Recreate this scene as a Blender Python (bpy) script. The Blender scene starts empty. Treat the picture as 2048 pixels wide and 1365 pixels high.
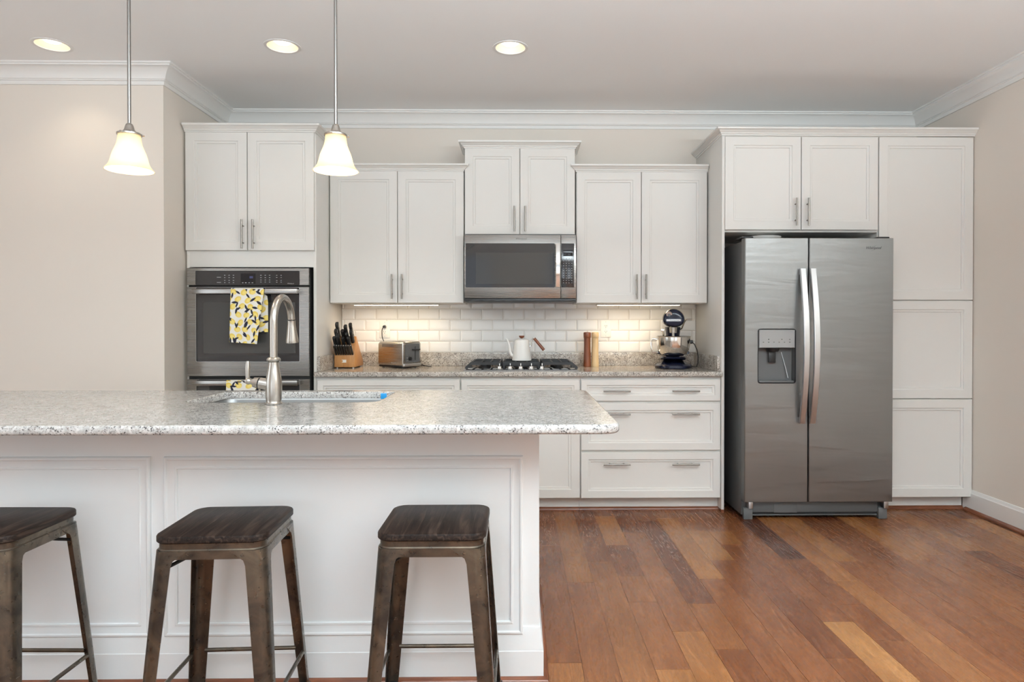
import bpy, bmesh, math, random
from mathutils import Vector, Matrix
PI = math.pi
S = bpy.context.scene
COL = S.collection
random.seed(7)

# ------------------------------------------------------------------ camera
cd = bpy.data.cameras.new('camera'); cam = bpy.data.objects.new('camera', cd); COL.objects.link(cam)
cam.location = (0, -4.90, 1.219)
cam.rotation_euler = (PI/2 - 0.0080, 0, -0.0145)
cd.sensor_fit = 'HORIZONTAL'; cd.sensor_width = 36.0
cd.lens = 1330.0*36.0/2048.0
cd.shift_x = -34.0/2048.0
cd.shift_y = -0.0112
cd.clip_start = 0.02
S.camera = cam
# ------------------------------------------------------------------ view, world, lights
S.view_settings.view_transform = 'Standard'; S.view_settings.look = 'None'
S.view_settings.exposure = 0.13; S.view_settings.gamma = 1.0; S.view_settings.use_curve_mapping = False
S.cycles.use_denoising = True
S.cycles.max_bounces = 10; S.cycles.diffuse_bounces = 5; S.cycles.glossy_bounces = 5
S.cycles.sample_clamp_indirect = 6.0
S.cycles.caustics_reflective = False; S.cycles.caustics_refractive = False
W = bpy.data.worlds.new('world'); S.world = W; W.use_nodes = True
W.node_tree.nodes['Background'].inputs[0].default_value = (0.85, 0.92, 1.0, 1)
W.node_tree.nodes['Background'].inputs[1].default_value = 1.0

def area(name, loc, target, sx, sy, power, color=(1, 1, 1), spread=PI):
    l = bpy.data.lights.new(name, 'AREA'); l.shape = 'RECTANGLE'; l.size = sx; l.size_y = sy
    l.energy = power; l.color = color; l.spread = spread
    o = bpy.data.objects.new(name, l); COL.objects.link(o); o.location = loc
    o.rotation_euler = (Vector(target)-Vector(loc)).to_track_quat('-Z', 'Y').to_euler()
    return o
# daylight through the tall windows of the wall behind the camera and of the far left wall
area('daylight_rear_window', (-2.1, -8.35, 1.05), (-1.4, 0, 0.9), 3.0, 1.5, 18, (0.85, 0.94, 1.0))
area('daylight_rear_window.001', (1.6, -8.35, 1.05), (1.2, 0, 0.9), 2.0, 1.5, 12, (0.85, 0.94, 1.0))
area('daylight_side_window', (-4.28, -3.75, 1.40), (2.9, -2.6, 1.2), 1.8, 2.0, 20, (0.85, 0.94, 1.0))
# unseen fill light added behind the camera, bounces off the ceiling like a flash
area('ceiling_bounce_fill', (0.8, -5.05, 1.80), (0.8, -5.05, 2.768), 3.6, 0.25, 455, (0.80, 0.935, 1.0))

# ------------------------------------------------------------------ material helpers
def mat(name, color, rough=0.5, metal=0.0, **kw):
    m = bpy.data.materials.new(name); m.use_nodes = True
    b = m.node_tree.nodes['Principled BSDF']
    b.inputs['Base Color'].default_value = (*color, 1); b.inputs['Roughness'].default_value = rough
    b.inputs['Metallic'].default_value = metal
    for k, v in kw.items(): b.inputs[k.replace('_', ' ')].default_value = v
    return m
class NT:
    def __init__(s, m): s.t = m.node_tree; s.b = s.t.nodes['Principled BSDF']
    def n(s, typ, **kw):
        nd = s.t.nodes.new(typ)
        for k, v in kw.items():
            if k.startswith('i_'):
                key = k[2:].replace('_', ' ')
                nd.inputs[int(key) if key.isdigit() else key].default_value = v
            else: setattr(nd, k, v)
        return nd
    def l(s, a, b): s.t.links.new(a, b)
    def coords(s, scale=(1, 1, 1), rot=(0, 0, 0), loc=(0, 0, 0), kind='Object'):
        tc = s.n('ShaderNodeTexCoord'); mp = s.n('ShaderNodeMapping')
        mp.inputs['Scale'].default_value = scale; mp.inputs['Rotation'].default_value = rot; mp.inputs['Location'].default_value = loc
        s.l(tc.outputs[kind], mp.inputs[0]); return mp.outputs[0]
    def noise(s, vec, scale, detail=3, rough=0.55, dist=0.0):
        nd = s.n('ShaderNodeTexNoise'); nd.inputs['Scale'].default_value = scale; nd.inputs['Detail'].default_value = detail
        nd.inputs['Roughness'].default_value = rough; nd.inputs['Distortion'].default_value = dist
        s.l(vec, nd.inputs['Vector']); return nd.outputs['Fac']
    def ramp(s, fac, stops, interp='LINEAR'):
        r = s.n('ShaderNodeValToRGB'); r.color_ramp.interpolation = interp
        e = r.color_ramp.elements
        while len(e) < len(stops): e.new(0.5)
        for el, (p, c) in zip(e, stops): el.position = p; el.color = (*c, 1) if len(c) == 3 else c
        s.l(fac, r.inputs[0]); return r.outputs[0]
    def mix(s, fac, a, b, typ='MIX'):
        x = s.n('ShaderNodeMix', data_type='RGBA', blend_type=typ)
        for sock, v in ((x.inputs[0], fac), (x.inputs[6], a), (x.inputs[7], b)):
            if isinstance(v, (int, float)): sock.default_value = v
            elif isinstance(v, tuple): sock.default_value = (*v, 1) if len(v) == 3 else v
            else: s.l(v, sock)
        return x.outputs[2]
    def math(s, op, a, b=0.0):
        x = s.n('ShaderNodeMath', operation=op)
        for i, v in enumerate((a, b)):
            if isinstance(v, (int, float)): x.inputs[i].default_value = v
            else: s.l(v, x.inputs[i])
        return x.outputs[0]
    def bump(s, h, strength, dist=0.01):
        b = s.n('ShaderNodeBump'); b.inputs['Strength'].default_value = strength; b.inputs['Distance'].default_value = dist
        s.l(h, b.inputs['Height']); s.l(b.outputs[0], s.b.inputs['Normal'])
    def col(s, c): s.l(c, s.b.inputs['Base Color'])
    def rough(s, c): s.l(c, s.b.inputs['Roughness'])

def paint(name, color, rough, bump=0.03):
    m = mat(name, color, rough); t = NT(m); v = t.coords()
    t.bump(t.noise(v, 220, 2), bump, 0.002); return m
M = {}
M['cab'] = paint('cabinet_paint', (0.75, 0.733, 0.70), 0.34, 0.02)
M['cabside'] = M['cab']
M['wall'] = paint('beige_wall_paint', (0.755, 0.690, 0.622), 0.75, 0.06)
M['ceil'] = paint('ceiling_paint', (0.90, 0.90, 0.90), 0.9, 0.05)
M['trim'] = paint('trim_paint', (0.80, 0.785, 0.765), 0.38, 0.015)
M['island'] = paint('island_paint', (0.81, 0.835, 0.84), 0.40, 0.02)
M['tile'] = mat('white_glazed_tile', (0.84, 0.83, 0.81), 0.09)
M['grout'] = paint('grout', (0.60, 0.56, 0.50), 0.9)
M['black'] = mat('black_plastic', (0.012, 0.012, 0.013), 0.35)
M['matteblack'] = mat('matte_black', (0.008, 0.008, 0.008), 0.7)
M['castiron'] = mat('cast_iron', (0.018, 0.018, 0.020), 0.55)
M['glassblack'] = mat('black_oven_glass', (0.020, 0.020, 0.023), 0.05, 0.0, Coat_Weight=0.5, Coat_Roughness=0.02)
M['glasswin'] = mat('dark_window_glass', (0.055, 0.054, 0.053), 0.06, 0.0)
M['screen'] = mat('dark_display', (0.004, 0.004, 0.008), 0.05)
M['print'] = mat('pale_print', (0.42, 0.42, 0.43), 0.6)
M['chrome'] = mat('chrome', (0.78, 0.77, 0.75), 0.10, 1.0)
M['nickel'] = mat('brushed_nickel', (0.46, 0.425, 0.385), 0.27, 1.0)
M['rod'] = mat('satin_nickel_rod', (0.27, 0.255, 0.24), 0.34, 1.0)
M['handle'] = mat('satin_nickel_pull', (0.27, 0.245, 0.22), 0.30, 1.0)
M['alu'] = mat('satin_aluminium', (0.58, 0.58, 0.585), 0.30, 1.0)
M['white'] = mat('white_enamel', (0.86, 0.85, 0.82), 0.18)
M['whitepl'] = mat('white_plastic', (0.85, 0.84, 0.80), 0.35)
M['navy'] = mat('dark_navy_enamel', (0.006, 0.009, 0.024), 0.14, 0.0, Specular_IOR_Level=0.4)
M['grey'] = mat('grey_plastic', (0.10, 0.10, 0.10), 0.45)
M['fridgeside'] = mat('grey_painted_steel', (0.105, 0.105, 0.105), 0.45, 0.3)
M['silver'] = mat('silver_plastic', (0.30, 0.297, 0.29), 0.42)
M['bowl'] = mat('polished_steel', (0.72, 0.69, 0.64), 0.12, 1.0)
M['blue'] = mat('blue_tape', (0.02, 0.32, 0.72), 0.5)
M['cork'] = mat('red_rivet', (0.35, 0.08, 0.05), 0.5)

def stainless(name, color, rough, axis='X', wav=0.0, bumpy=0.003):
    m = mat(name, color, rough, 1.0); t = NT(m)
    sc = (1.5, 400, 400) if axis == 'X' else (400, 400, 1.5)
    v = t.coords(sc); h = t.noise(v, 1.0, 3, 0.6)
    t.rough(t.ramp(h, [(0.3, (rough*0.93,)*3), (0.7, (rough*1.08,)*3)]))
    b1 = t.n('ShaderNodeBump'); b1.inputs['Strength'].default_value = bumpy; b1.inputs['Distance'].default_value = 0.002
    t.l(h, b1.inputs['Height'])
    if wav:
        v2 = t.coords((1.5, 1, 9)); h2 = t.noise(v2, 1.5, 2, 0.45, 0.5)
        b2 = t.n('ShaderNodeBump'); b2.inputs['Strength'].default_value = wav; b2.inputs['Distance'].default_value = 0.05
        t.l(h2, b2.inputs['Height']); t.l(b2.outputs[0], b1.inputs['Normal'])
    t.l(b1.outputs[0], t.b.inputs['Normal'])
    m.node_tree.nodes['Principled BSDF'].inputs['Anisotropic'].default_value = 0.5
    return m
M['steel'] = stainless('brushed_stainless', (0.33, 0.315, 0.30), 0.27)
M['sinksteel'] = stainless('satin_sink_steel', (0.22, 0.22, 0.22), 0.42)
M['steelfr'] = stainless('brushed_stainless_fridge', (0.25, 0.248, 0.245), 0.36, 'X', 0.055, 0.003)
M['steeltoast'] = stainless('brushed_stainless_toaster', (0.55, 0.52, 0.48), 0.26)

def granite(name, base, pale, grey, dark, brown, k=1.0, thr=0.0):
    m = mat(name, base, 0.14, Specular_IOR_Level=0.42); t = NT(m); v = t.coords()
    n1 = t.noise(v, 30*k, 4, 0.6, 0.4); n2 = t.noise(v, 110*k, 3, 0.6); n3 = t.noise(v, 13*k, 3, 0.6)
    c = t.ramp(n1, [(0.34, grey), (0.47, base), (0.58, pale)])
    c = t.mix(t.ramp(n2, [(0.40, (0.75,)*3), (0.58, (0, 0, 0))]), c, grey)
    nz = t.n('ShaderNodeTexNoise'); nz.inputs['Scale'].default_value = 210*k; nz.inputs['Detail'].default_value = 3; t.l(v, nz.inputs['Vector'])
    sc = t.n('ShaderNodeVectorMath', operation='SCALE'); sc.inputs['Scale'].default_value = 0.012/k; t.l(nz.outputs['Color'], sc.inputs[0])
    dist = t.n('ShaderNodeVectorMath', operation='ADD'); t.l(v, dist.inputs[0]); t.l(sc.outputs[0], dist.inputs[1])
    vo = t.n('ShaderNodeTexVoronoi'); vo.inputs['Scale'].default_value = 290*k; t.l(dist.outputs[0], vo.inputs['Vector'])
    rnd = t.n('ShaderNodeSeparateColor'); t.l(vo.outputs['Color'], rnd.inputs[0])
    # clustered dark and brown crystals
    cl = t.math('ADD', rnd.outputs[0], t.math('MULTIPLY', t.math('SUBTRACT', n3, 0.5), 0.7))
    c = t.mix(t.ramp(cl, [(0.80-thr, (0, 0, 0)), (0.84-thr, (0.65,)*3)]), c, brown)
    c = t.mix(t.ramp(cl, [(0.91-thr, (0, 0, 0)), (0.94-thr, (0.95,)*3)]), c, dark)
    t.col(c); return m
M['granite'] = granite('granite', (0.52, 0.475, 0.425), (0.62, 0.58, 0.53), (0.36, 0.325, 0.29), (0.05, 0.042, 0.04), (0.22, 0.155, 0.115), 1.0, 0.05)
M['granite_i'] = granite('island_granite', (0.50, 0.487, 0.47), (0.595, 0.582, 0.565), (0.36, 0.35, 0.338), (0.06, 0.055, 0.055), (0.23, 0.185, 0.165), 1.0, 0.04)

def wood(name, stops, scale=(30, 30, 2.2), rough=0.4, bump=0.05, rot=(0, 0, 0), **kw):
    m = mat(name, stops[1][1], rough, **kw); t = NT(m); v = t.coords(scale, rot)
    n = t.noise(v, 1.0, 5, 0.6, 1.2); t.col(t.ramp(n, stops)); t.bump(n, bump, 0.003); return m
M['seatwood'] = wood('dark_stained_elm', [(0.30, (0.004, 0.0028, 0.0022)), (0.50, (0.017, 0.010, 0.0075)), (0.66, (0.040, 0.025, 0.018))], (75, 5.0, 75), 0.50, 0.35, Specular_IOR_Level=0.13)
M['blockwood'] = wood('beech', [(0.3, (0.34, 0.145, 0.045)), (0.5, (0.45, 0.21, 0.07)), (0.7, (0.53, 0.27, 0.10))], (40, 6, 6), 0.4, 0.03)
M['walnut'] = wood('walnut', [(0.3, (0.13, 0.035, 0.014)), (0.5, (0.19, 0.055, 0.02)), (0.7, (0.25, 0.08, 0.032))], (40, 40, 5), 0.3, 0.03)
M['maple'] = wood('maple', [(0.3, (0.60, 0.40, 0.20)), (0.5, (0.68, 0.48, 0.26)), (0.7, (0.74, 0.55, 0.32))], (40, 40, 5), 0.35, 0.02)
M['shoe'] = wood('stained_hickory_moulding', [(0.3, (0.10, 0.028, 0.012)), (0.5, (0.15, 0.045, 0.018)), (0.7, (0.20, 0.065, 0.028))], (6, 6, 60), 0.28, 0.02)

def gunmetal():
    m = mat('bronze_gunmetal', (0.14, 0.115, 0.09), 0.36, 0.85); t = NT(m); v = t.coords()
    n = t.noise(v, 9, 4, 0.6, 0.8); n2 = t.noise(v, 60, 3)
    c = t.ramp(n, [(0.36, (0.060, 0.050, 0.042)), (0.50, (0.105, 0.083, 0.063)), (0.68, (0.155, 0.120, 0.085))])
    t.col(c); t.rough(t.ramp(n2, [(0.3, (0.25,)*3), (0.7, (0.38,)*3)])); return m
M['gun'] = gunmetal()

def floor_mat():
    m = mat('hickory_planks', (0.2, 0.08, 0.03), 0.30); t = NT(m)
    at = t.n('ShaderNodeAttribute', attribute_name='plank'); sep = t.n('ShaderNodeSeparateColor'); t.l(at.outputs['Color'], sep.inputs[0])
    tc = t.n('ShaderNodeTexCoord')
    off = t.n('ShaderNodeCombineXYZ'); t.l(t.math('MULTIPLY', sep.outputs[1], 37.0), off.inputs[0]); t.l(t.math('MULTIPLY', sep.outputs[2], 53.0), off.inputs[1]); t.l(t.math('MULTIPLY', sep.outputs[1], 11.0), off.inputs[2])
    add = t.n('ShaderNodeVectorMath', operation='ADD'); t.l(tc.outputs['Object'], add.inputs[0]); t.l(off.outputs[0], add.inputs[1])
    def mp(scale):
        q = t.n('ShaderNodeMapping'); q.inputs['Scale'].default_value = scale; t.l(add.outputs[0], q.inputs[0]); return q.outputs[0]
    base = t.ramp(sep.outputs[0], [(0.0, (0.060, 0.018, 0.009)), (0.25, (0.128, 0.040, 0.015)), (0.5, (0.205, 0.072, 0.024)), (0.75, (0.295, 0.122, 0.039)), (1.0, (0.40, 0.195, 0.068))])
    g1 = t.noise(mp((26, 2.6, 26)), 1.0, 5, 0.62, 3.0)       # broad figure
    g2 = t.noise(mp((60, 7.0, 60)), 1.0, 3, 0.55, 3.2)        # fine dark grain lines
    g3 = t.noise(mp((5, 1.6, 5)), 1.0, 3, 0.5, 0.6)
    c = t.mix(0.85, base, t.ramp(g1, [(0.30, (0.72, 0.69, 0.67)), (0.52, (1.0, 1.0, 1.0)), (0.75, (1.25, 1.27, 1.28))]), 'MULTIPLY')
    c = t.mix(0.8, c, t.ramp(g3, [(0.34, (0.80, 0.74, 0.72)), (0.62, (1.12, 1.14, 1.16))]), 'MULTIPLY')
    lines = t.ramp(g2, [(0.470, (0, 0, 0)), (0.500, (0.50,)*3), (0.530, (0, 0, 0)), (0.60, (0, 0, 0)), (0.63, (0.45,)*3), (0.66, (0, 0, 0))])
    c = t.mix(lines, c, (0.035, 0.012, 0.008))
    t.col(c)
    t.rough(t.ramp(g1, [(0.3, (0.32,)*3), (0.7, (0.24,)*3)]))
    t.bump(t.math('ADD', g1, t.math('MULTIPLY', t.noise(mp((3, 2, 3)), 3.0, 2), 1.4)), 0.14, 0.006)
    return m
M['floor'] = floor_mat(); M['floor'].node_tree.nodes['Principled BSDF'].inputs['Specular IOR Level'].default_value = 0.36
M['groove'] = mat('plank_groove', (0.03, 0.012, 0.006), 0.6)

def emis(name, color, strength):
    m = mat(name, color, 0.4); b = m.node_tree.nodes['Principled BSDF']
    b.inputs['Emission Color'].default_value = (*color, 1); b.inputs['Emission Strength'].default_value = strength; return m
M['bulb'] = emis('lit_bulb', (1.0, 0.90, 0.72), 4.0)
M['strip'] = emis('lit_led_strip', (1.0, 0.80, 0.52), 9)
M['clock'] = emis('blue_clock_digits', (0.03, 0.035, 0.10), 0.25)
M['can'] = mat('white_reflector', (0.80, 0.74, 0.60), 0.5)

def shade_mat():
    m = bpy.data.materials.new('frosted_cream_glass'); m.use_nodes = True; t = m.node_tree
    for n in list(t.nodes): t.nodes.remove(n)
    out = t.nodes.new('ShaderNodeOutputMaterial'); tr = t.nodes.new('ShaderNodeBsdfTranslucent'); gl = t.nodes.new('ShaderNodeBsdfPrincipled')
    tr.inputs[0].default_value = (1.0, 0.93, 0.78, 1); gl.inputs['Base Color'].default_value = (0.86, 0.78, 0.60, 1); gl.inputs['Roughness'].default_value = 0.25
    mx = t.nodes.new('ShaderNodeMixShader'); mx.inputs[0].default_value = 0.42
    t.links.new(tr.outputs[0], mx.inputs[1]); t.links.new(gl.outputs[0], mx.inputs[2]); t.links.new(mx.outputs[0], out.inputs[0]); return m
M['shade'] = shade_mat()
def towel_mat():
    m = mat('lemon_print_cotton', (0.8, 0.8, 0.76), 0.9); t = NT(m)
    at = t.n('ShaderNodeAttribute', attribute_name='print'); t.col(at.outputs['Color'])
    t.bump(t.noise(t.coords((1, 1, 1)), 900, 2), 0.15, 0.002); return m
M['towel'] = towel_mat()

# ------------------------------------------------------------------ mesh helpers
OFF = {}
def thing(name, label, cat, loc=(0, 0, 0), rz=0.0, group=None, local=False):
    o = bpy.data.objects.new(name, None); COL.objects.link(o); o.empty_display_size = 0.1
    o.location = loc; o.rotation_euler = (0, 0, rz); o['label'] = label; o['category'] = cat
    if group: o['group'] = group
    OFF[o.name] = Vector((0, 0, 0)) if local else Vector(loc)
    return o
def tag(o, label, cat, group=None):
    o['label'] = label; o['category'] = cat
    if group: o['group'] = group
    return o
def off_of(p):
    while p is not None and p.name not in OFF: p = p.parent
    return OFF[p.name] if p is not None else Vector((0, 0, 0))
def copy_tree(o, parent=None, loc=None, label=None, group=None, mirror=None):
    c = o.copy(); COL.objects.link(c)
    if parent is not None: c.parent = parent
    if loc is not None: c.location = loc
    if label: c['label'] = label
    if group: c['group'] = group
    for ch in list(o.children): copy_tree(ch, c)
    return c

class MB:
    def __init__(s): s.bm = bmesh.new()
    def box(s, x0, x1, y0, y1, z0, z1, bev=0.0, seg=2, mi=0):
        r = bmesh.ops.create_cube(s.bm, size=1.0); vs = r['verts']
        for v in vs: v.co = Vector(((x0+x1)/2+v.co.x*(x1-x0), (y0+y1)/2+v.co.y*(y1-y0), (z0+z1)/2+v.co.z*(z1-z0)))
        fs = {f for v in vs for f in v.link_faces}
        for f in fs: f.material_index = mi
        if bev > 0:
            es = list({e for v in vs for e in v.link_edges})
            bmesh.ops.bevel(s.bm, geom=es, offset=bev, segments=seg, affect='EDGES', profile=0.5)
        return s
    def loft(s, loops, cap0=True, cap1=True, closed=True, wrap=False, mi=0):
        L = [[s.bm.verts.new(p) for p in lp] for lp in loops]
        n = len(L[0]); idx = range(n if closed else n-1)
        pairs = list(zip(L, L[1:])) + ([(L[-1], L[0])] if wrap else [])
        for a, b in pairs:
            for i in idx:
                j = (i+1) % n
                try:
                    f = s.bm.faces.new((a[i], a[j], b[j], b[i])); f.material_index = mi
                except ValueError: pass
        if not wrap:
            if cap0: s.bm.faces.new(list(reversed(L[0]))).material_index = mi
            if cap1: s.bm.faces.new(L[-1]).material_index = mi
        return s
    def rings(s, rect, prof, axis='Y', cap=True, back=True):
        """nested rectangles: rect=(x0,x1,z0,z1); prof=[(inset, y)]; front faces -Y"""
        x0, x1, z0, z1 = rect
        loops = [[(x0+i, y, z0+i), (x1-i, y, z0+i), (x1-i, y, z1-i), (x0+i, y, z1-i)] for i, y in prof]
        return s.loft(loops, back, cap)
    def cyl(s, p0, p1, r0, r1=None, seg=20, caps=True):
        r1 = r0 if r1 is None else r1
        a, b = Vector(p0), Vector(p1); d = (b-a).normalized()
        u = d.orthogonal().normalized(); w = d.cross(u)
        ring = lambda c, r: [c+(u*math.cos(2*PI*k/seg)+w*math.sin(2*PI*k/seg))*r for k in range(seg)]
        return s.loft([ring(a, r0), ring(b, r1)], caps, caps)
    def tube(s, pts, r, seg=12, caps=True):
        pts = [Vector(p) for p in pts]; n = len(pts)
        rs = r if isinstance(r, (list, tuple)) else [r]*n
        T = [((pts[min(i+1, n-1)]-pts[max(i-1, 0)]).normalized()) for i in range(n)]
        u = T[0].orthogonal().normalized(); loops = []
        for i in range(n):
            u = (u-T[i]*u.dot(T[i])); u = u.normalized() if u.length > 1e-6 else T[i].orthogonal().normalized()
            w = T[i].cross(u)
            loops.append([pts[i]+(u*math.cos(2*PI*k/seg)+w*math.sin(2*PI*k/seg))*rs[i] for k in range(seg)])
        return s.loft(loops, caps, caps)
    def lathe(s, prof, c=(0, 0, 0), seg=40, axis=(0, 0, 1), caps=(True, True)):
        c = Vector(c); d = Vector(axis).normalized(); u = Vector((1, 0, 0)) if abs(d.x) < 0.9 else Vector((0, 1, 0))
        u = (u-d*u.dot(d)).normalized(); w = d.cross(u)
        loops = [[c+d*h+(u*math.cos(2*PI*k/seg)+w*math.sin(2*PI*k/seg))*max(r, 1e-4) for k in range(seg)] for r, h in prof]
        return s.loft(loops, *caps)
    def prism(s, poly, a0, a1, plane='XZ', bev=0.0):
        """poly in plane, extruded along the third axis from a0 to a1"""
        def P(p, a):
            return (p[0], a, p[1]) if plane == 'XZ' else ((a, p[0], p[1]) if plane == 'YZ' else (p[0], p[1], a))
        n0 = len(s.bm.verts)
        s.loft([[P(p, a0) for p in poly], [P(p, a1) for p in poly]])
        if bev:
            s.bm.verts.ensure_lookup_table(); vs = s.bm.verts[n0:]
            es = list({e for v in vs for e in v.link_edges})
            bmesh.ops.bevel(s.bm, geom=es, offset=bev, segments=2, affect='EDGES', profile=0.5)
        return s
    def sweep(s, path, prof, closed=False):
        """prof=[(out, z)] swept along path=[(x, y)]; out is to the right of the direction of travel"""
        P = [Vector((p[0], p[1])) for p in path]; n = len(P); loops = []
        for i in range(n):
            def nrm(a, b):
                d = (b-a).normalized(); return Vector((d.y, -d.x))
            na = nrm(P[i-1], P[i]) if (i > 0 or closed) else None
            nb = nrm(P[i], P[(i+1) % n]) if (i < n-1 or closed) else None
            if na is None: m = nb
            elif nb is None: m = na
            else: m = (na+nb)/(1+na.dot(nb))
            loops.append([(P[i].x+m.x*o, P[i].y+m.y*o, z) for o, z in prof])
        return s.loft(loops, wrap=closed)
    def build(s, name, m, parent=None, smooth=True, kind=None, ang=32):
        bm = s.bm
        bmesh.ops.remove_doubles(bm, verts=bm.verts, dist=1e-6)
        bmesh.ops.recalc_face_normals(bm, faces=bm.faces)
        o_ = off_of(parent)
        if o_.length > 0: bmesh.ops.translate(bm, verts=bm.verts, vec=-o_)
        me = bpy.data.meshes.new(name); bm.to_mesh(me); bm.free()
        if smooth:
            me.polygons.foreach_set('use_smooth', [True]*len(me.polygons)); me.set_sharp_from_angle(angle=math.radians(ang))
        for mm in (m if isinstance(m, (list, tuple)) else [m]): me.materials.append(mm)
        o = bpy.data.objects.new(name, me); COL.objects.link(o)
        if parent is not None: o.parent = parent
        if kind: o['kind'] = kind
        return o
def rrect(x0, x1, y0, y1, r, n=7, radii=None):
    """counter-clockwise rounded rectangle; radii = (bl, br, tr, tl)"""
    R = radii or (r, r, r, r); out = []
    for (cx, cy, a, q) in ((x0+R[0], y0+R[0], PI, R[0]), (x1-R[1], y0+R[1], 1.5*PI, R[1]), (x1-R[2], y1-R[2], 0, R[2]), (x0+R[3], y1-R[3], PI/2, R[3])):
        for k in range(n): t = a+PI/2*k/(n-1); out.append((cx+q*math.cos(t), cy+q*math.sin(t)))
    return out
def text(s, size, m, name, parent, loc, rot=(PI/2, 0, 0), depth=0.0006, shear=0.0, align='CENTER', bold=0.0, sx=1.0):
    cu = bpy.data.curves.new('lettering', 'FONT'); cu.body = s; cu.size = size; cu.extrude = depth; cu.shear = shear; cu.align_x = align; cu.align_y = 'CENTER'; cu.offset = bold
    o = bpy.data.objects.new('lettering', cu); COL.objects.link(o); bpy.context.view_layer.update()
    dg = bpy.context.evaluated_depsgraph_get(); me = bpy.data.meshes.new_from_object(o.evaluated_get(dg))
    bpy.data.objects.remove(o)
    from mathutils import Euler
    me.transform(Matrix.Translation(Vector(loc)-off_of(parent)) @ Euler(rot).to_matrix().to_4x4() @ Matrix.Diagonal((sx, 1, 1, 1)))
    me.materials.clear(); me.materials.append(m); me.name = name
    ob = bpy.data.objects.new(name, me); COL.objects.link(ob)
    if parent is not None: ob.parent = parent
    return ob
def arc(c, r, a0, a1, n, plane='YZ', x=0):
    out = []
    for k in range(n):
        t = a0+(a1-a0)*k/(n-1)
        out.append((x, c[0]+r*math.cos(t), c[1]+r*math.sin(t)) if plane == 'YZ' else (c[0]+r*math.cos(t), x, c[1]+r*math.sin(t)))
    return out
def struct(name, mb, m): return mb.build(name, m, None, kind='structure')

# ------------------------------------------------------------------ room shell
CZ = 2.768; XR = 2.945; XL = -2.140; YL = -0.86
mb = MB(); mb.box(-4.52, XR+0.12, 0.0, 0.12, 0, CZ); struct('wall_back', mb, M['wall'])
mb = MB(); mb.box(-4.4, XL, YL, 0.0, 0, CZ); struct('wall_left', mb, M['wall'])
mb = MB(); mb.box(XR, XR+0.12, -8.5, 0.0, 0, CZ); struct('wall_right', mb, M['wall'])
mb = MB()
for a, b in ((-4.52, -3.7), (-0.5, 0.5), (2.7, XR+0.12)): mb.box(a, b, -8.62, -8.5, 0, CZ)
for a, b in ((-3.7, -0.5), (0.5, 2.7)): mb.box(a, b, -8.62, -8.5, 0, 0.3); mb.box(a, b, -8.62, -8.5, 2.55, CZ)
struct('wall_rear', mb, M['wall'])
mb = MB(); mb.box(-4.52, -4.4, -8.5, -4.7, 0, CZ); mb.box(-4.52, -4.4, -2.8, YL, 0, CZ); mb.box(-4.52, -4.4, -4.7, -2.8, 0, 0.3); mb.box(-4.52, -4.4, -4.7, -2.8, 2.55, CZ)
struct('wall_side', mb, M['wall'])
def window(n, x0, x1, y, axis):
    mb = MB(); k = 0.05
    bars = [(x0, x1, 0.3, 0.3+k), (x0, x1, 2.5, 2.55), (x0, x1, 1.40, 1.44)] + [(x0+(x1-x0)*i/4-0.02, x0+(x1-x0)*i/4+0.02, 0.3, 2.55) for i in range(5)]
    for a, b, c, d in bars:
        if axis == 'X': mb.box(a, b, y-0.04, y+0.03, c, d)
        else: mb.box(y-0.04, y+0.03, a, b, c, d)
    return struct('window_%d' % n, mb, M['trim'])
window(1, -3.7, -0.5, -8.56, 'X'); window(2, 0.5, 2.7, -8.56, 'X'); window(3, -4.7, -2.8, -4.46, 'Y')
DLX, DLY, DLR = (-2.588, -1.318, -0.050), -1.165, 0.083
mb = MB(); q = 0.15
mb.box(-4.52, XR+0.12, -8.62, DLY-q, CZ, CZ+0.14); mb.box(-4.52, XR+0.12, DLY+q, 0.12, CZ, CZ+0.14)
xs = [-4.52]+[e for x in DLX for e in (x-q, x+q)]+[XR+0.12]
for a, b in zip(xs[0::2], xs[1::2]): mb.box(a, b, DLY-q, DLY+q, CZ, CZ+0.14)
for x in DLX:                                                     # square tile of ceiling with a round hole
    n = 48; sq = []; ci = []
    for k in range(n):
        a = PI/4+2*PI*k/n; c, d = math.cos(a), math.sin(a); m_ = max(abs(c), abs(d)); sq.append((x+q*c/m_, DLY+q*d/m_)); ci.append((x+DLR*c, DLY+DLR*d))
    mb.loft([[(p[0], p[1], CZ) for p in sq], [(p[0], p[1], CZ) for p in ci], [(p[0], p[1], CZ+0.14) for p in ci], [(p[0], p[1], CZ+0.14) for p in sq]], False, False)
struct('ceiling', mb, M['ceil'])

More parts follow.
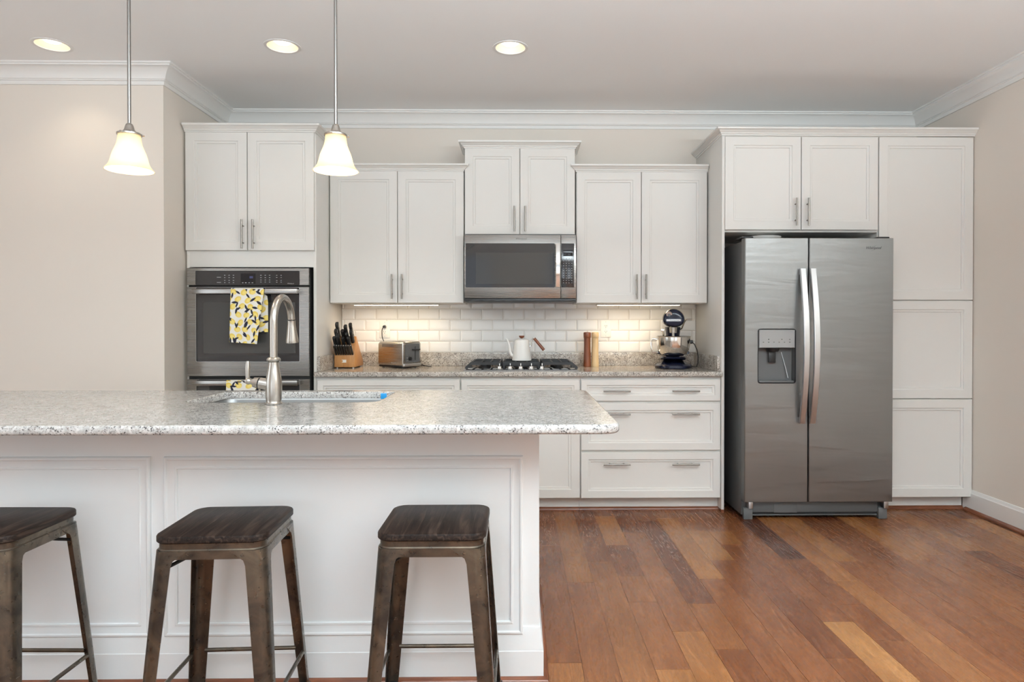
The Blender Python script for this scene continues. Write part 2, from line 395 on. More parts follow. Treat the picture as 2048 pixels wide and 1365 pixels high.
# floor: one sheet of separate planks of random length, 127 mm wide, running towards the back wall
def make_floor():
    mb = MB(); bm = mb.bm; lay = bm.loops.layers.float_color.new('plank')
    rnd = random.Random(11); w = 0.127; x0 = 0.097; g = 0.0007
    fixed = {  # column: (joint positions in y, tone from the front joint backwards)
        0: [(-2.95, .62), (-2.52, .46), (-1.25, .42), (-0.50, .40)], 1: [(-2.95, .45), (-1.777, .66), (-0.6, .50)],
        2: [(-2.9, .56), (-1.50, .40), (-1.10, .36)], 3: [(-2.95, .70), (-2.57, .48), (-2.0, .55), (-1.70, .36), (-1.25, .72), (-0.7, .5)],
        4: [(-2.95, .66), (-2.28, .52), (-1.02, .30)], 5: [(-2.95, .42), (-2.43, .54), (-2.02, .27), (-0.80, .45)],
        6: [(-2.8, .50), (-1.74, .76), (-0.75, .55)], 7: [(-2.9, .44), (-1.49, .78), (-1.0, .55)],
        8: [(-2.95, .42), (-2.50, .34), (-1.70, .42), (-1.25, .72), (-1.02, .45)], 9: [(-2.95, .84), (-2.205, .46), (-1.0, .40)],
        10: [(-2.9, .52), (-2.37, .46), (-2.04, .42), (-1.48, .10)], 11: [(-2.95, .66), (-1.77, .64), (-0.7, .5)],
        12: [(-2.9, .50), (-1.515, .74), (-0.7, .5)], 13: [(-2.7, .46), (-1.22, .40), (-0.5, .52)]}
    for k in range(-49, 24):
        a, b = x0+k*w, x0+(k+1)*w
        if b < -4.4 or a > XR: continue
        a, b = max(a, -4.4), min(b, XR)
        segs = []
        if k in fixed:
            y = -8.5; tone = rnd.random(); js = fixed[k]
            first = js[0][0]
            while y < first:
                e = min(first, y+rnd.uniform(.4, 1.2)); segs.append((y, e, rnd.uniform(.35, .7))); y = e
            for i, (yy, tn) in enumerate(js):
                e = js[i+1][0] if i+1 < len(js) else 0.0
                segs.append((yy, e, tn))
        else:
            y = -8.5
            while y < 0:
                e = min(0, y+rnd.uniform(.35, 1.2)); segs.append((y, e, min(1, max(0, rnd.gauss(.5, .13))))); y = e
        for (ya, yb, tone) in segs:
            r1, r2 = rnd.random(), rnd.random()
            vs = [bm.verts.new(p) for p in ((a+g, ya+g, 0), (b-g, ya+g, 0), (b-g, yb-g, 0), (a+g, yb-g, 0))]
            ws = [bm.verts.new((v.co.x, v.co.y, -0.004)) for v in vs]
            fs = [bm.faces.new(vs)]+[bm.faces.new((vs[i], ws[i], ws[(i+1) % 4], vs[(i+1) % 4])) for i in range(4)]
            for f in fs:
                for l in f.loops: l[lay] = (tone, r1, r2, 1)
    mb.box(-4.52, XR+0.12, -8.62, 0.12, -0.06, -0.002, mi=1)
    me = bpy.data.meshes.new('floor'); bm.to_mesh(me); bm.free(); me.materials.append(M['floor']); me.materials.append(M['groove'])
    o = bpy.data.objects.new('floor', me); COL.objects.link(o); o['kind'] = 'structure'
make_floor()

CROWN = [(0, 2.655), (0.010, 2.655), (0.012, 2.676), (0.020, 2.679), (0.020, 2.684), (0.026, 2.687), (0.030, 2.700), (0.040, 2.720), (0.056, 2.737), (0.072, 2.748), (0.078, 2.749), (0.079, 2.757), (0.088, 2.759), (0.089, CZ), (0, CZ)]
mb = MB(); mb.sweep([(-4.4, YL), (XL, YL), (XL, 0), (XR, 0), (XR, -8.5)], CROWN); struct('trim_1', mb, M['trim'])
BASEB = [(0, 0.0), (0.014, 0.0), (0.014, 0.118), (0.011, 0.122), (0.010, 0.128), (0.006, 0.140), (0, 0.142)]
SHOE = [(0.0, 0.0), (0.019, 0.0), (0.019, 0.004), (0.017, 0.012), (0.011, 0.018), (0.0, 0.021)]
mb = MB(); mb.sweep([(XR, -0.55), (XR, -8.5)], BASEB); struct('baseboard_right', mb, M['trim'])
mb = MB(); mb.sweep([(XR-0.0145, -0.585), (XR-0.0145, -8.5)], SHOE); struct('trim_2', mb, M['shoe'])
mb = MB(); mb.sweep([(-4.4, YL), (XL, YL), (XL, -0.64)], BASEB); struct('baseboard_left', mb, M['trim'])

# ------------------------------------------------------------------ cabinets
def door(mb, x0, x1, z0, z1, yf, th=0.02, fr=0.057):
    """shaker door with an ogee-stepped recessed panel; front face at y=yf"""
    fr = min(fr, (z1-z0)*0.27)
    mb.rings((x0, x1, z0, z1), [(0, yf+th), (0, yf+0.0022), (0.0022, yf), (fr-0.002, yf), (fr, yf+0.0015), (fr+0.0005, yf+0.0060), (fr+0.003, yf+0.0066), (fr+0.013, yf+0.0060), (fr+0.0145, yf+0.0070), (fr+0.0155, yf+0.0125), (fr+0.018, yf+0.0128)])
def pull(parent, x, z0, z1, yf, vertical=True):
    """bar pull standing 32 mm off the face; x (or z for horizontal) is its line"""
    mb = MB(); y = yf-0.030; r = 0.0058
    if vertical:
        mb.cyl((x, y, z0), (x, y, z1), r, seg=16); L = z1-z0
        for q in (0.21, 0.79): mb.cyl((x, y, z0+L*q), (x, yf+0.0005, z0+L*q), 0.0042, seg=10)
    else:
        mb.cyl((z0, y, x), (z1, y, x), r, seg=16); L = z1-z0
        for q in (0.24, 0.76): mb.cyl((z0+L*q, y, x), (z0+L*q, yf+0.0005, x), 0.0042, seg=10)
    return mb.build('handle', M['handle'], parent)
CABCROWN = [(0, 0), (0.004, 0.0), (0.006, 0.008), (0.012, 0.010), (0.013, 0.016), (0.020, 0.020), (0.028, 0.030), (0.032, 0.033), (0.038, 0.035), (0.040, 0.046), (0, 0.046)]
def cabcrown(parent, path, z, name='crown_moulding', k=1.0):
    mb = MB(); mb.sweep(path, [(o*k, z+h*k) for o, h in CABCROWN]); return mb.build(name, M['cab'], parent)

def wall_cabinet(name, label, x0, x1, z0, z1, split, handles, depth=0.305, crown_path=None):
    t = thing(name, label, 'cabinet', ((x0+x1)/2, -depth/2, z0), group='white kitchen wall cabinets')
    mb = MB(); mb.box(x0, x1, -depth, -0.001, z0, z1, 0.0015); mb.build('carcass', M['cab'], t)
    for (a, b), hx in zip(((x0+0.002, split-0.0022), (split+0.0022, x1-0.002)), handles):
        mb = MB(); door(mb, a, b, z0+0.003, z1-0.003, -depth-0.0205); d = mb.build('door', M['cab'], t)
        pull(d, hx, z0+handles_z[0], z0+handles_z[1], -depth-0.0205)
    if crown_path: cabcrown(t, crown_path, z1-0.004)
    return t
handles_z = (0.028, 0.198)
D1 = -0.3255
wall_cabinet('wall_cabinet', 'white two-door wall cabinet hanging above the toaster and knife block', -1.298, -0.381, 1.363, 2.271, -0.835, (-0.870, -0.802), crown_path=[(-1.298, D1), (-0.384, D1), (-0.384, -0.02)])
wall_cabinet('wall_cabinet', 'white two-door wall cabinet hanging above the stand mixer', 0.392, 1.297, 1.363, 2.271, 0.8405, (0.806, 0.870), crown_path=[(0.392, -0.02), (0.392, D1), (1.297, D1)])
handles_z = (0.020, 0.193)
wall_cabinet('wall_cabinet', 'shorter white two-door cabinet mounted right above the microwave', -0.376, 0.384, 1.834, 2.430, 0.0035, (-0.033, 0.039), crown_path=[(-0.376, -0.02), (-0.376, D1), (0.384, D1), (0.384, -0.02)])

# tall oven cabinet
TX0, TX1 = -2.128, -1.303
t = thing('oven_cabinet', 'tall white cabinet housing the wall ovens beside the beige wall', 'cabinet', ((TX0+TX1)/2, -0.3, 0))
mb = MB(); mb.box(TX0, TX0+0.018, -0.61, -0.001, 0, 2.447, 0.001); mb.box(TX1-0.018, TX1, -0.61, -0.001, 0, 2.447, 0.001)
mb.box(TX0+0.018, TX1-0.018, -0.60, -0.001, 1.690, 2.447); mb.box(TX0+0.018, TX1-0.018, -0.61, -0.02, 1.585, 1.690); mb.box(TX0+0.018, TX1-0.018, -0.61, -0.02, 0.10, 0.20)
mb.box(TX0+0.018, TX1-0.018, -0.55, -0.02, 0, 0.10); mb.box(TX0+0.018, TX1-0.018, -0.022, -0.001, 0.2, 1.585)
mb.build('carcass', M['cab'], t)
for a, b, hx in ((TX0+0.002, -1.7365, -1.759), (-1.7315, TX1-0.008, -1.690)):
    mb = MB(); door(mb, a, b, 1.690, 2.444, -0.6305); d = mb.build('door', M['cab'], t); pull(d, hx, 1.698, 1.884, -0.6305)
cabcrown(t, [(TX0, -0.632), (TX1, -0.632), (TX1, -0.02)], 2.443)

# pantry, over-fridge cabinet and side panel
FXP0, FXP1 = 1.304, 1.322
t = thing('fridge_side_panel', 'tall white panel standing between the drawers and the refrigerator', 'panel', (1.313, -0.31, 0))
mb = MB(); mb.box(FXP0, FXP1, -0.632, -0.001, 0.0, 2.4325, 0.001); mb.build('panel', M['cab'], t)
mb = MB(); mb.sweep([(FXP0-0.0005, -0.55), (FXP0-0.0005, -0.6325), (FXP1, -0.6325)], [(-p[0], p[1]) for p in SHOE][::-1]); mb.build('shoe_moulding', M['shoe'], t).__setitem__('label', 'brown wooden shoe moulding')
t = thing('bridge_cabinet', 'white two-door cabinet bridging over the refrigerator', 'cabinet', (1.82, -0.3, 1.825))
mb = MB(); mb.box(1.3225, 2.322, -0.61, -0.001, 1.815, 2.4325, 0.001); mb.build('carcass', M['cab'], t)
for a, b, hx in ((1.325, 1.816, 1.7785), (1.821, 2.3175, 1.8555)):
    mb = MB(); door(mb, a, b, 1.829, 2.429, -0.6305); d = mb.build('door', M['cab'], t); pull(d, hx, 1.852, 2.030, -0.6305)
t = thing('pantry_cabinet', 'tall white three-door pantry cabinet between refrigerator and right wall', 'cabinet', (2.63, -0.3, 0))
mb = MB(); mb.box(2.3225, 2.9440, -0.61, -0.001, 0.10, 2.4325, 0.001); mb.box(2.3225, 2.925, -0.55, -0.01, 0.0, 0.10); mb.build('carcass', M['cab'], t)
for z0, z1 in ((1.3765, 2.429), (0.738, 1.3705), (0.096, 0.7315)):
    mb = MB(); door(mb, 2.325, 2.9395, z0, z1, -0.6305); mb.build('door', M['cab'], t)
mb = MB(); mb.sweep([(2.3225, -0.5505), (2.925, -0.5505)], SHOE); mb.build('shoe_moulding', M['shoe'], t).__setitem__('label', 'brown wooden shoe moulding')
t = thing('cabinet_crown', 'stepped white crown moulding along the tops of pantry and bridge cabinet', 'crown moulding', (2.1, -0.65, 2.4325))
mb = MB(); mb.sweep([(FXP0-0.001, -0.02), (FXP0-0.001, -0.634), (2.9435, -0.634)], [(o, 2.4332+h) for o, h in CABCROWN]); mb.build('moulding', M['cab'], t)

# base cabinets
def base_cabinet(label, x0, x1, fronts, shoe=True):
    t = thing('base_cabinet', label, 'cabinet', ((x0+x1)/2, -0.3, 0), group='white base cabinets under the back counter')
    mb = MB(); mb.box(x0, x1, -0.61, -0.001, 0.10, 0.8835, 0.001); mb.box(x0, x1, -0.55, -0.01, 0, 0.10); mb.build('carcass', M['cab'], t)
    for kind, a, b, z0, z1, hs in fronts:
        mb = MB(); door(mb, a, b, z0, z1, -0.6305, fr=0.048 if kind == 'drawer' else 0.057); d = mb.build(kind, M['cab'], t)
        for h in hs:
            if kind == 'drawer': pull(d, h[2], h[0], h[1], -0.6305, False)
            else: pull(d, h[0], h[1], h[2], -0.6305)
    mb = MB(); mb.sweep([(x0, -0.5505), (x1, -0.5505)], SHOE); mb.build('shoe_moulding', M['shoe'], t).__setitem__('label', 'brown wooden shoe moulding')
    return t
base_cabinet('white base cabinet below the toaster, mostly hidden by the island', -1.302, -0.3785, [('drawer', -1.293, -0.382, 0.724, 0.861, []), ('door', -1.293, -0.840, 0.098, 0.711, []), ('door', -0.835, -0.382, 0.098, 0.711, [])])
base_cabinet('white base cabinet below the gas cooktop', -0.3775, 0.3930, [('drawer', -0.373, 0.389, 0.724, 0.861, []), ('door', -0.373, 0.006, 0.098, 0.711, []), ('door', 0.010, 0.389, 0.098, 0.711, [])])
HP = lambda z: [(0.538, 0.712, z), (0.980, 1.157, z)]
base_cabinet('white three-drawer base cabinet with six bar pulls below the stand mixer', 0.3940, 1.3035, [('drawer', 0.398, 1.298, 0.724, 0.862, HP(0.790)), ('drawer', 0.398, 1.298, 0.406, 0.7105, HP(0.642)), ('drawer', 0.398, 1.298, 0.097, 0.393, HP(0.319))])

# ------------------------------------------------------------------ back counter and backsplash
t = thing('granite_countertop', 'speckled beige granite countertop with upstands along the back wall', 'countertop', (0, -0.3, 0.884))
mb = MB(); mb.box(-1.3025, 1.3035, -0.61, -0.001, 0.884, 0.914); mb.box(-1.3025, 1.3035, -0.635, -0.6105, 0.884, 0.914); mb.box(-1.310, 1.309, -0.652, -0.6335, 0.884, 0.914, 0.0035, 3); mb.build('slab', M['granite'], t)
mb = MB(); mb.box(-1.3025, 1.3035, -0.0215, -0.001, 0.9142, 1.0115, 0.002); mb.build('upstand', M['granite'], t)
mb = MB(); mb.box(-1.3025, -1.2825, -0.605, -0.0218, 0.9142, 1.0115, 0.002); mb.build('upstand', M['granite'], t)
mb = MB(); mb.box(1.2835, 1.3035, -0.605, -0.0218, 0.9142, 1.0115, 0.002); mb.build('upstand', M['granite'], t)

def make_tiles():
    mb = MB(); rows = [(1.0130, 1.0912), (1.0930, 1.1708), (1.1726, 1.2510), (1.2528, 1.3312), (1.3330, 1.4100)]
    mb.box(-1.302, 1.303, -0.0050, -0.0010, 1.0118, 1.4118, mi=1)
    w = 0.155
    for i, (z0, z1) in enumerate(rows):
        off = (0.1115 if i % 2 == 0 else 0.034); k0 = int((-1.302-off)/w)-1
        for k in range(k0, k0+20):
            a, b = off+k*w+0.0011, off+(k+1)*w-0.0011
            a, b = max(a, -1.3015), min(b, 1.3025)
            if b-a < 0.012: continue
            ins = min(0.010, (b-a)*0.3)
            n0 = len(mb.bm.faces)
            mb.rings((a, b, z0, z1), [(0, -0.0045), (0, -0.0068), (0.0007, -0.0075), (ins, -0.0108), (ins+0.0012, -0.0110)])
    o = mb.build('backsplash', [M['tile'], M['grout']], None, ang=12)
    return tag(o, 'white glossy subway tile backsplash on the wall behind the cooktop', 'backsplash')
make_tiles()

def outlet(x, z, label, plugged):
    t = thing('wall_outlet', label, 'outlet', (x, -0.011, z), group='duplex outlets on the tiled backsplash')
    mb = MB(); mb.box(x-0.038, x+0.038, -0.0165, -0.0112, z-0.062, z+0.062, 0.002); mb.build('cover_plate', M['whitepl'], t)
    for s in (-1, 1):
        mb = MB(); zc = z+s*0.020
        mb.loft([[(p[0], y, p[1]) for p in rrect(x-0.017, x+0.017, zc-0.0145, zc+0.0145, 0.008)] for y in (-0.0165, -0.0185)]); f = mb.build('receptacle', M['whitepl'], t)
        mb = MB()
        for dx in (-0.006, 0.006): mb.box(x+dx-0.0012, x+dx+0.0012, -0.0189, -0.0183, zc-0.001, zc+0.007)
        mb.cyl((x, -0.0189, zc-0.007), (x, -0.0183, zc-0.007), 0.0024, seg=10); mb.build('slot', M['matteblack'], f)
    for dz in (-0.052, 0, 0.052):
        mb = MB(); mb.cyl((x, -0.0175, z+dz), (x, -0.0163, z+dz), 0.003, seg=10); mb.build('screw', M['alu'], t)
outlet(-0.9860, 1.181, 'white outlet on the tiles behind the toaster, a black plug in it', True)
outlet(0.6360, 1.184, 'white empty outlet on the tiles between the pepper mills and the mixer', False)

# under-cabinet lights
def led_bar(x0, x1, label):
    t = thing('under_cabinet_light', label, 'under-cabinet light', ((x0+x1)/2, -0.2, 1.362), group='lit strips under the wall cabinets')
    mb = MB(); mb.box(x0, x1, -0.235, -0.165, 1.3535, 1.3625, 0.002); mb.build('housing', M['whitepl'], t)
    mb = MB(); mb.box(x0+0.01, x1-0.01, -0.228, -0.172, 1.3515, 1.3534); mb.build('diffuser', M['strip'], t)
    l = area('led_glow', ((x0+x1)/2, -0.2, 1.349), ((x0+x1)/2, -0.18, 0.9), x1-x0, 0.05, 0.95, (1.0, 0.77, 0.50), 2.3); l.parent = t; l.location = (0, 0, 1.349-1.362); l.rotation_euler = (0, 0, 0)
led_bar(-1.165, -0.565, 'warm lit light strip under the cabinet above the toaster')
led_bar(0.545, 1.140, 'warm lit light strip under the cabinet above the mixer')

# ------------------------------------------------------------------ double wall oven
OX0, OX1 = -2.1075, -1.3375
t = thing('wall_oven', 'stainless double wall oven with black glass built into the tall cabinet', 'oven', ((OX0+OX1)/2, -0.4, 0.25))
mb = MB(); mb.box(OX0+0.004, OX1+0.002, -0.634, -0.05, 0.25, 1.572); mb.build('housing', M['matteblack'], t)
mb = MB(); mb.rings((OX0, OX1, 1.468, 1.5755), [(0, -0.6345), (0, -0.650), (0.0015, -0.6515)]); cp = mb.build('control_panel', M['steel'], t)
mb = MB(); mb.loft([[(p[0], y, p[1]) for p in rrect(-2.053, -1.396, 1.4685, 1.5585, 0.007)] for y in (-0.648, -0.6530)]); mb.build('glass_strip', M['glassblack'], cp)
mb = MB(); mb.box(-1.767, -1.675, -0.6542, -0.6528, 1.4755, 1.541, 0.0); mb.build('display', M['screen'], cp)
mb = MB(); mb.box(-1.7115, -1.6895, -0.6544, -0.6541, 1.510, 1.524); mb.build('clock_glow', M['clock'], cp)
mb = MB()
rr = random.Random(3)
for gx, n, rows in ((-1.868, 3, (1.530, 1.515, 1.497, 1.483)), (-1.640, 3, (1.530, 1.515, 1.500, 1.487)), (-1.540, 2, (1.530, 1.516, 1.497, 1.486))):
    for i in range(n):
        for z in rows: mb.box(gx+i*0.0275-0.004, gx+i*0.0275+0.004, -0.6534, -0.6529, z-0.0014, z+0.0014)
for x in (-1.905, ): 
    for z in (1.517, 1.484): mb.box(x-0.013, x+0.013, -0.6534, -0.6529, z-0.0013, z+0.0013)
for x in (-1.754, -1.735, -1.714, -1.693): mb.box(x-0.005, x+0.005, -0.6546, -0.6541, 1.480, 1.4835)
mb.build('lettering', M['print'], cp)
text('Whirlpool', 0.010, M['print'], 'lettering', cp, (-1.452, -0.6532, 1.4775), depth=0.0002)
def oven_door(z0, z1, zg0, zg1, zh):
    mb = MB()
    mb.rings((OX0, OX1, z0, z1), [(0, -0.6345), (0, -0.650), (0.0015, -0.6515)])
    d = mb.build('door', M['steel'], t)
    mb = MB(); mb.loft([[(p[0], y, p[1]) for p in rrect(-2.0525, -1.3955, zg0, zg1, 0.008)] for y in (-0.651, -0.6526)]); mb.build('glass_trim', M['alu'], d)
    mb = MB(); mb.loft([[(p[0], y, p[1]) for p in rrect(-2.050, -1.398, zg0+0.0025, zg1-0.001, 0.007)] for y in (-0.652, -0.6532)]); mb.build('glass_panel', M['glassblack'], d)
    mb = MB(); mb.box(-2.004, -1.424, -0.6537, -0.6531, zg0+0.055, zg1-0.095, 0.0); mb.build('viewing_window', M['glasswin'], d)
    mb = MB(); mb.box(-2.052, -1.396, -0.7080, -0.6900, zh-0.017, zh+0.017, 0.004)
    for x in (-2.044, -1.404): mb.box(x-0.008, x+0.008, -0.692, -0.6512, zh-0.013, zh+0.013, 0.002)
    mb.build('handle', M['steel'], d)
oven_door(0.8885, 1.4555, 0.979, 1.4535, 1.426)
oven_door(0.3000, 0.8685, 0.390, 0.8670, 0.848)

# lemon-print tea towels folded over the oven handles
def towel(name, label, xl, xr, zbar, front_len, back_len, seed):
    rnd = random.Random(seed)
    w = xr-xl; step = 0.0016
    prof = []                                                     # (arc length, y, z) from the back hem over the bar to the front hem
    yb, yf, zt = -0.6865, -0.7125, zbar+0.0195
    for k in range(int(back_len/step)): prof.append((yb+0.0005, zt-0.006-back_len+k*step))
    for k in range(13):
        a = PI-PI*k/12; prof.append(((yb+yf)/2-(yf-yb)/2*math.cos(a), zt-0.006+0.006*math.sin(a)))
    for k in range(1, int(front_len/step)): prof.append((yf-0.0012*math.sin(k*0.02), zt-0.006-k*step))
    prof = [(y, z) for y, z in prof]
    n, m = len(prof), int(w/step)+1
    S_ = [0]
    for a, b in zip(prof, prof[1:]): S_.append(S_[-1]+math.hypot(a[0]-b[0], a[1]-b[1]))
    Lt = S_[-1]
    lem, leaf = [], []
    yy = 0.0; row = 0
    while yy < Lt+0.03:
        x = (0.0 if row % 2 else 0.026)-0.01
        while x < w+0.03:
            lx, ly = x+rnd.uniform(-.006, .006), yy+rnd.uniform(-.006, .006)
            lem.append((lx, ly, rnd.uniform(-.9, .9), rnd.uniform(.0205, .0240), rnd.uniform(.0160, .0185)))
            for q in range(1+int(rnd.random() < .35)):
                a = rnd.uniform(0, 2*PI); r = 0.029
                leaf.append((lx+r*math.cos(a), ly+r*math.sin(a), a+rnd.uniform(-.9, .9), rnd.uniform(.018, .024), rnd.uniform(.0060, .0078)))
            x += 0.062
        yy += 0.046; row += 1
    def colour(u, v):
        for (cx, cy, a, ra, rb) in leaf:
            dx, dy = u-cx, v-cy
            if dx*dx+dy*dy < ra*ra:
                p, q = dx*math.cos(a)+dy*math.sin(a), -dx*math.sin(a)+dy*math.cos(a)
                if abs(q) < rb*(1-(p/ra)**2): return (0.013, 0.013, 0.030)
        for (cx, cy, a, ra, rb) in lem:
            dx, dy = u-cx, v-cy
            p, q = dx*math.cos(a)+dy*math.sin(a), -dx*math.sin(a)+dy*math.cos(a)
            if (p/ra)**2+(q/rb)**2 < 1:
                return (0.80, 0.60, 0.13) if ((p/ra-.2)**2+(q/rb-.2)**2) > .45 else (0.86, 0.70, 0.22)
        return (0.84, 0.82, 0.76)
    bm = bmesh.new(); lay = bm.verts.layers.float_color.new('print'); G = []
    for i in range(n):
        y, z = prof[i]; row_ = []
        fr = max(0.0, min(1.0, (i-(n*back_len/(back_len+front_len)))/(n*front_len/(back_len+front_len))))
        bk = 1.0-min(1.0, i/(n*back_len/(back_len+front_len)))
        for j in range(m):
            u = j/(m-1)*w
            xx = xl+u
            if fr > 0: xx += (-0.009*(1-u/w)-0.045*(u/w))*fr
            if bk > 0: xx += 0.012*(u/w)*min(1, bk*3)
            wave = (0.0035*math.sin(u*42+1.0)+0.002*math.sin(u*95))*fr
            yo = -abs(wave)-0.010*fr*(u/w)**2 if fr > 0 else 0
            zo = -0.012*fr*(u/w)
            v = bm.verts.new((xx, y+yo, z+zo)); v[lay] = (*colour(u, S_[i]), 1); row_.append(v)
        G.append(row_)
    for i in range(n-1):
        for j in range(m-1): bm.faces.new((G[i][j], G[i][j+1], G[i+1][j+1], G[i+1][j]))
    me = bpy.data.meshes.new(name); bm.to_mesh(me); bm.free(); me.polygons.foreach_set('use_smooth', [True]*len(me.polygons)); me.materials.append(M['towel'])
    o = bpy.data.objects.new(name, me); COL.objects.link(o)
    s = o.modifiers.new('cloth', 'SOLIDIFY'); s.thickness = 0.002; s.offset = 0
    return tag(o, label, 'towel', 'lemon print tea towels')
towel('tea_towel', 'lemon-print tea towel hanging from the upper oven door handle', -1.804, -1.595, 1.426, 0.335, 0.270, 5)
towel('tea_towel', 'lemon-print tea towel on the lower oven handle, only its top showing over the island', -1.834, -1.640, 0.848, 0.30, 0.26, 9)

# ------------------------------------------------------------------ microwave
t = thing('microwave', 'stainless over-the-range microwave with dark glass door, hung above the cooktop', 'microwave', (0.007, -0.2, 1.372))
MX0, MX1 = -0.3715, 0.3840
mb = MB(); mb.box(MX0+0.003, MX1-0.003, -0.372, -0.012, 1.392, 1.8325, 0.001); mb.build('housing', M['fridgeside'], t)
mb = MB(); mb.box(MX0, MX1, -0.392, -0.02, 1.3725, 1.3915, 0.002)
for k in range(9): mb.box(MX0+0.05+k*0.075, MX0+0.10+k*0.075, -0.3935, -0.391, 1.376, 1.387)
mb.build('vent_base', M['black'], t)
mb = MB(); mb.box(MX0, 0.2795, -0.400, -0.3725, 1.3945, 1.8235, 0.002); d = mb.build('door', M['steel'], t)
mb = MB(); mb.loft([[(p[0], y, p[1]) for p in rrect(-0.363, 0.2395, 1.468, 1.766, 0.006)] for y in (-0.3995, -0.4022)]); mb.build('door_glass', M['glassblack'], d)
mb = MB(); mb.rings((-0.2935, 0.2255, 1.491, 1.7025), [(0, -0.4018), (0, -0.4030), (0.0045, -0.4030), (0.0045, -0.4024)]); mb.build('viewing_window', M['glasswin'], d)
mb = MB(); L = []
for k in range(15):
    z = 1.472+k/14*0.290; yb = -0.420-0.020*math.sin(PI*k/14)
    L.append([(0.2435, yb+0.012, z), (0.2435, yb+0.002, z), (0.2475, yb-0.002, z), (0.2715, yb-0.002, z), (0.2755, yb+0.002, z), (0.2755, yb+0.012, z)])
mb.loft(L)
for z in (1.482, 1.752): mb.box(0.2505, 0.2685, -0.413, -0.3995, z-0.008, z+0.008)
mb.build('handle', M['chrome'], d)
mb = MB(); mb.box(0.2825, MX1, -0.400, -0.3725, 1.3945, 1.8235, 0.002); p = mb.build('control_panel', M['steel'], t)
mb = MB(); mb.box(0.2845, 0.3705, -0.4022, -0.3995, 1.468, 1.766, 0.001); q = mb.build('key_panel', M['glassblack'], p)
mb = MB(); mb.box(0.297, 0.3625, -0.4032, -0.4021, 1.681, 1.722, 0.001); mb.build('display', M['screen'], q)
mb = MB()
for i in range(4):
    for j in range(11): mb.box(0.299+i*0.0185-0.0035, 0.299+i*0.0185+0.0035, -0.4027, -0.4021, 1.664-j*0.0165-0.0016, 1.664-j*0.0165+0.0016)
mb.build('lettering', M['print'], q)
text('Whirlpool', 0.018, M['grey'], 'lettering', d, (0.012, -0.4003, 1.797), depth=0.0004, shear=0.25)

# ------------------------------------------------------------------ refrigerator
t = thing('refrigerator', 'stainless side-by-side refrigerator with a water dispenser in its narrower door', 'refrigerator', (1.845, -0.45, 0.0))
RX0, RX1, RZ0, RZ1, RY = 1.387, 2.307, 0.120, 1.7505, -0.830
mb = MB(); mb.box(RX0+0.004, RX1-0.004, -0.755, -0.06, 0.022, 1.738, 0.004); mb.build('cabinet_body', M['fridgeside'], t)
def rl(x0, x1, z0, z1, r, y): return [(p[0], y, p[1]) for p in rrect(x0, x1, z0, z1, r, 6)]
DX0, DX1, DZ0, DZ1 = 1.4705, 1.6990, 0.8570, 1.1885
mb = MB(); x0, x1 = RX0, 1.7790
mb.loft([rl(x0, x1, RZ0, RZ1, .003, -.765), rl(x0, x1, RZ0, RZ1, .003, RY+.004), rl(x0+.004, x1-.004, RZ0+.003, RZ1-.003, .003, RY), rl(DX0, DX1, DZ0, DZ1, .014, RY), rl(DX0+.001, DX1-.001, DZ0+.001, DZ1-.001, .013, -.776)])
fd = mb.build('freezer_door', M['steelfr'], t)
mb = MB(); x0, x1 = 1.7855, RX1
mb.loft([rl(x0, x1, RZ0, RZ1, .003, -.765), rl(x0, x1, RZ0, RZ1, .003, RY+.004), rl(x0+.004, x1-.004, RZ0+.003, RZ1-.003, .003, RY)])
rd = mb.build('fresh_food_door', M['steelfr'], t)
for d, xa, xb in ((fd, 1.7165, 1.7515), (rd, 1.7785+.001, 1.8155)):
    mb = MB(); L = []
    for k in range(25):
        u = k/24; z = 0.610+u*0.950; y = RY-0.030-0.062*math.sin(PI*u)
        L.append([(xa, y+.016, z), (xa, y+.002, z), (xa+.003, y-.001, z), (xb-.003, y-.001, z), (xb, y+.002, z), (xb, y+.016, z)])
    mb.loft(L)
    for z in (0.628, 1.542): mb.box(xa+.004, xb-.004 if d is fd else xb-.003, RY-0.024, RY-0.0002, z-.018, z+.018, 0.003)
    mb.build('handle', M['alu'], d)
# dispenser
mb = MB(); mb.loft([rl(DX0-.004, DX1+.004, DZ0-.004, DZ1+.004, .017, RY-.0002), rl(DX0-.003, DX1+.003, DZ0-.003, DZ1+.003, .016, RY-.004), rl(DX0, DX1, DZ0, DZ1, .013, RY-.004), rl(DX0+.001, DX1-.001, DZ0+.001, DZ1-.001, .012, RY+.003)], wrap=True)
mb.build('dispenser_bezel', M['black'], fd)
mb = MB(); mb.rings((DX0+.004, DX1-.004, 1.074, DZ1-.004), [(0, -.780), (0, RY-.003), (.003, RY-.005)]); dp = mb.build('dispenser_panel', M['silver'], fd)
mb = MB()
for k in range(6): mb.box(1.500+k*.0325-.004, 1.500+k*.0325+.004, RY-.0056, RY-.0048, 1.107, 1.1095)
for k in (1, 3.5, 5): mb.cyl((1.500+k*.0325, RY-.0056, 1.126), (1.500+k*.0325, RY-.0048, 1.126), 0.0026, seg=10)
mb.build('lettering', M['screen'], dp)
mb = MB(); mb.box(DX0+.003, DX1-.003, -.7775, -.7762, DZ0+.003, 1.074); mb.build('dispenser_recess', M['grey'], fd)
mb = MB(); mb.cyl((1.570, -.800, 1.0735), (1.570, -.800, 1.050), .045, .034, 24); mb.box(1.545, 1.590, -.802, -.792, .980, 1.050, .003); mb.build('dispenser_paddle', M['black'], fd)
mb = MB(); mb.box(DX0+.006, DX1-.006, -.8275, -.7765, DZ0+.002, DZ0+.014, .002); mb.build('drip_tray', M['grey'], fd)
mb = MB(); mb.tube([(1.632, -.7785, 1.045), (1.655, -.79, .95), (1.667, -.80, .885)], .0022, 8); mb.build('water_tube', M['alu'], fd)
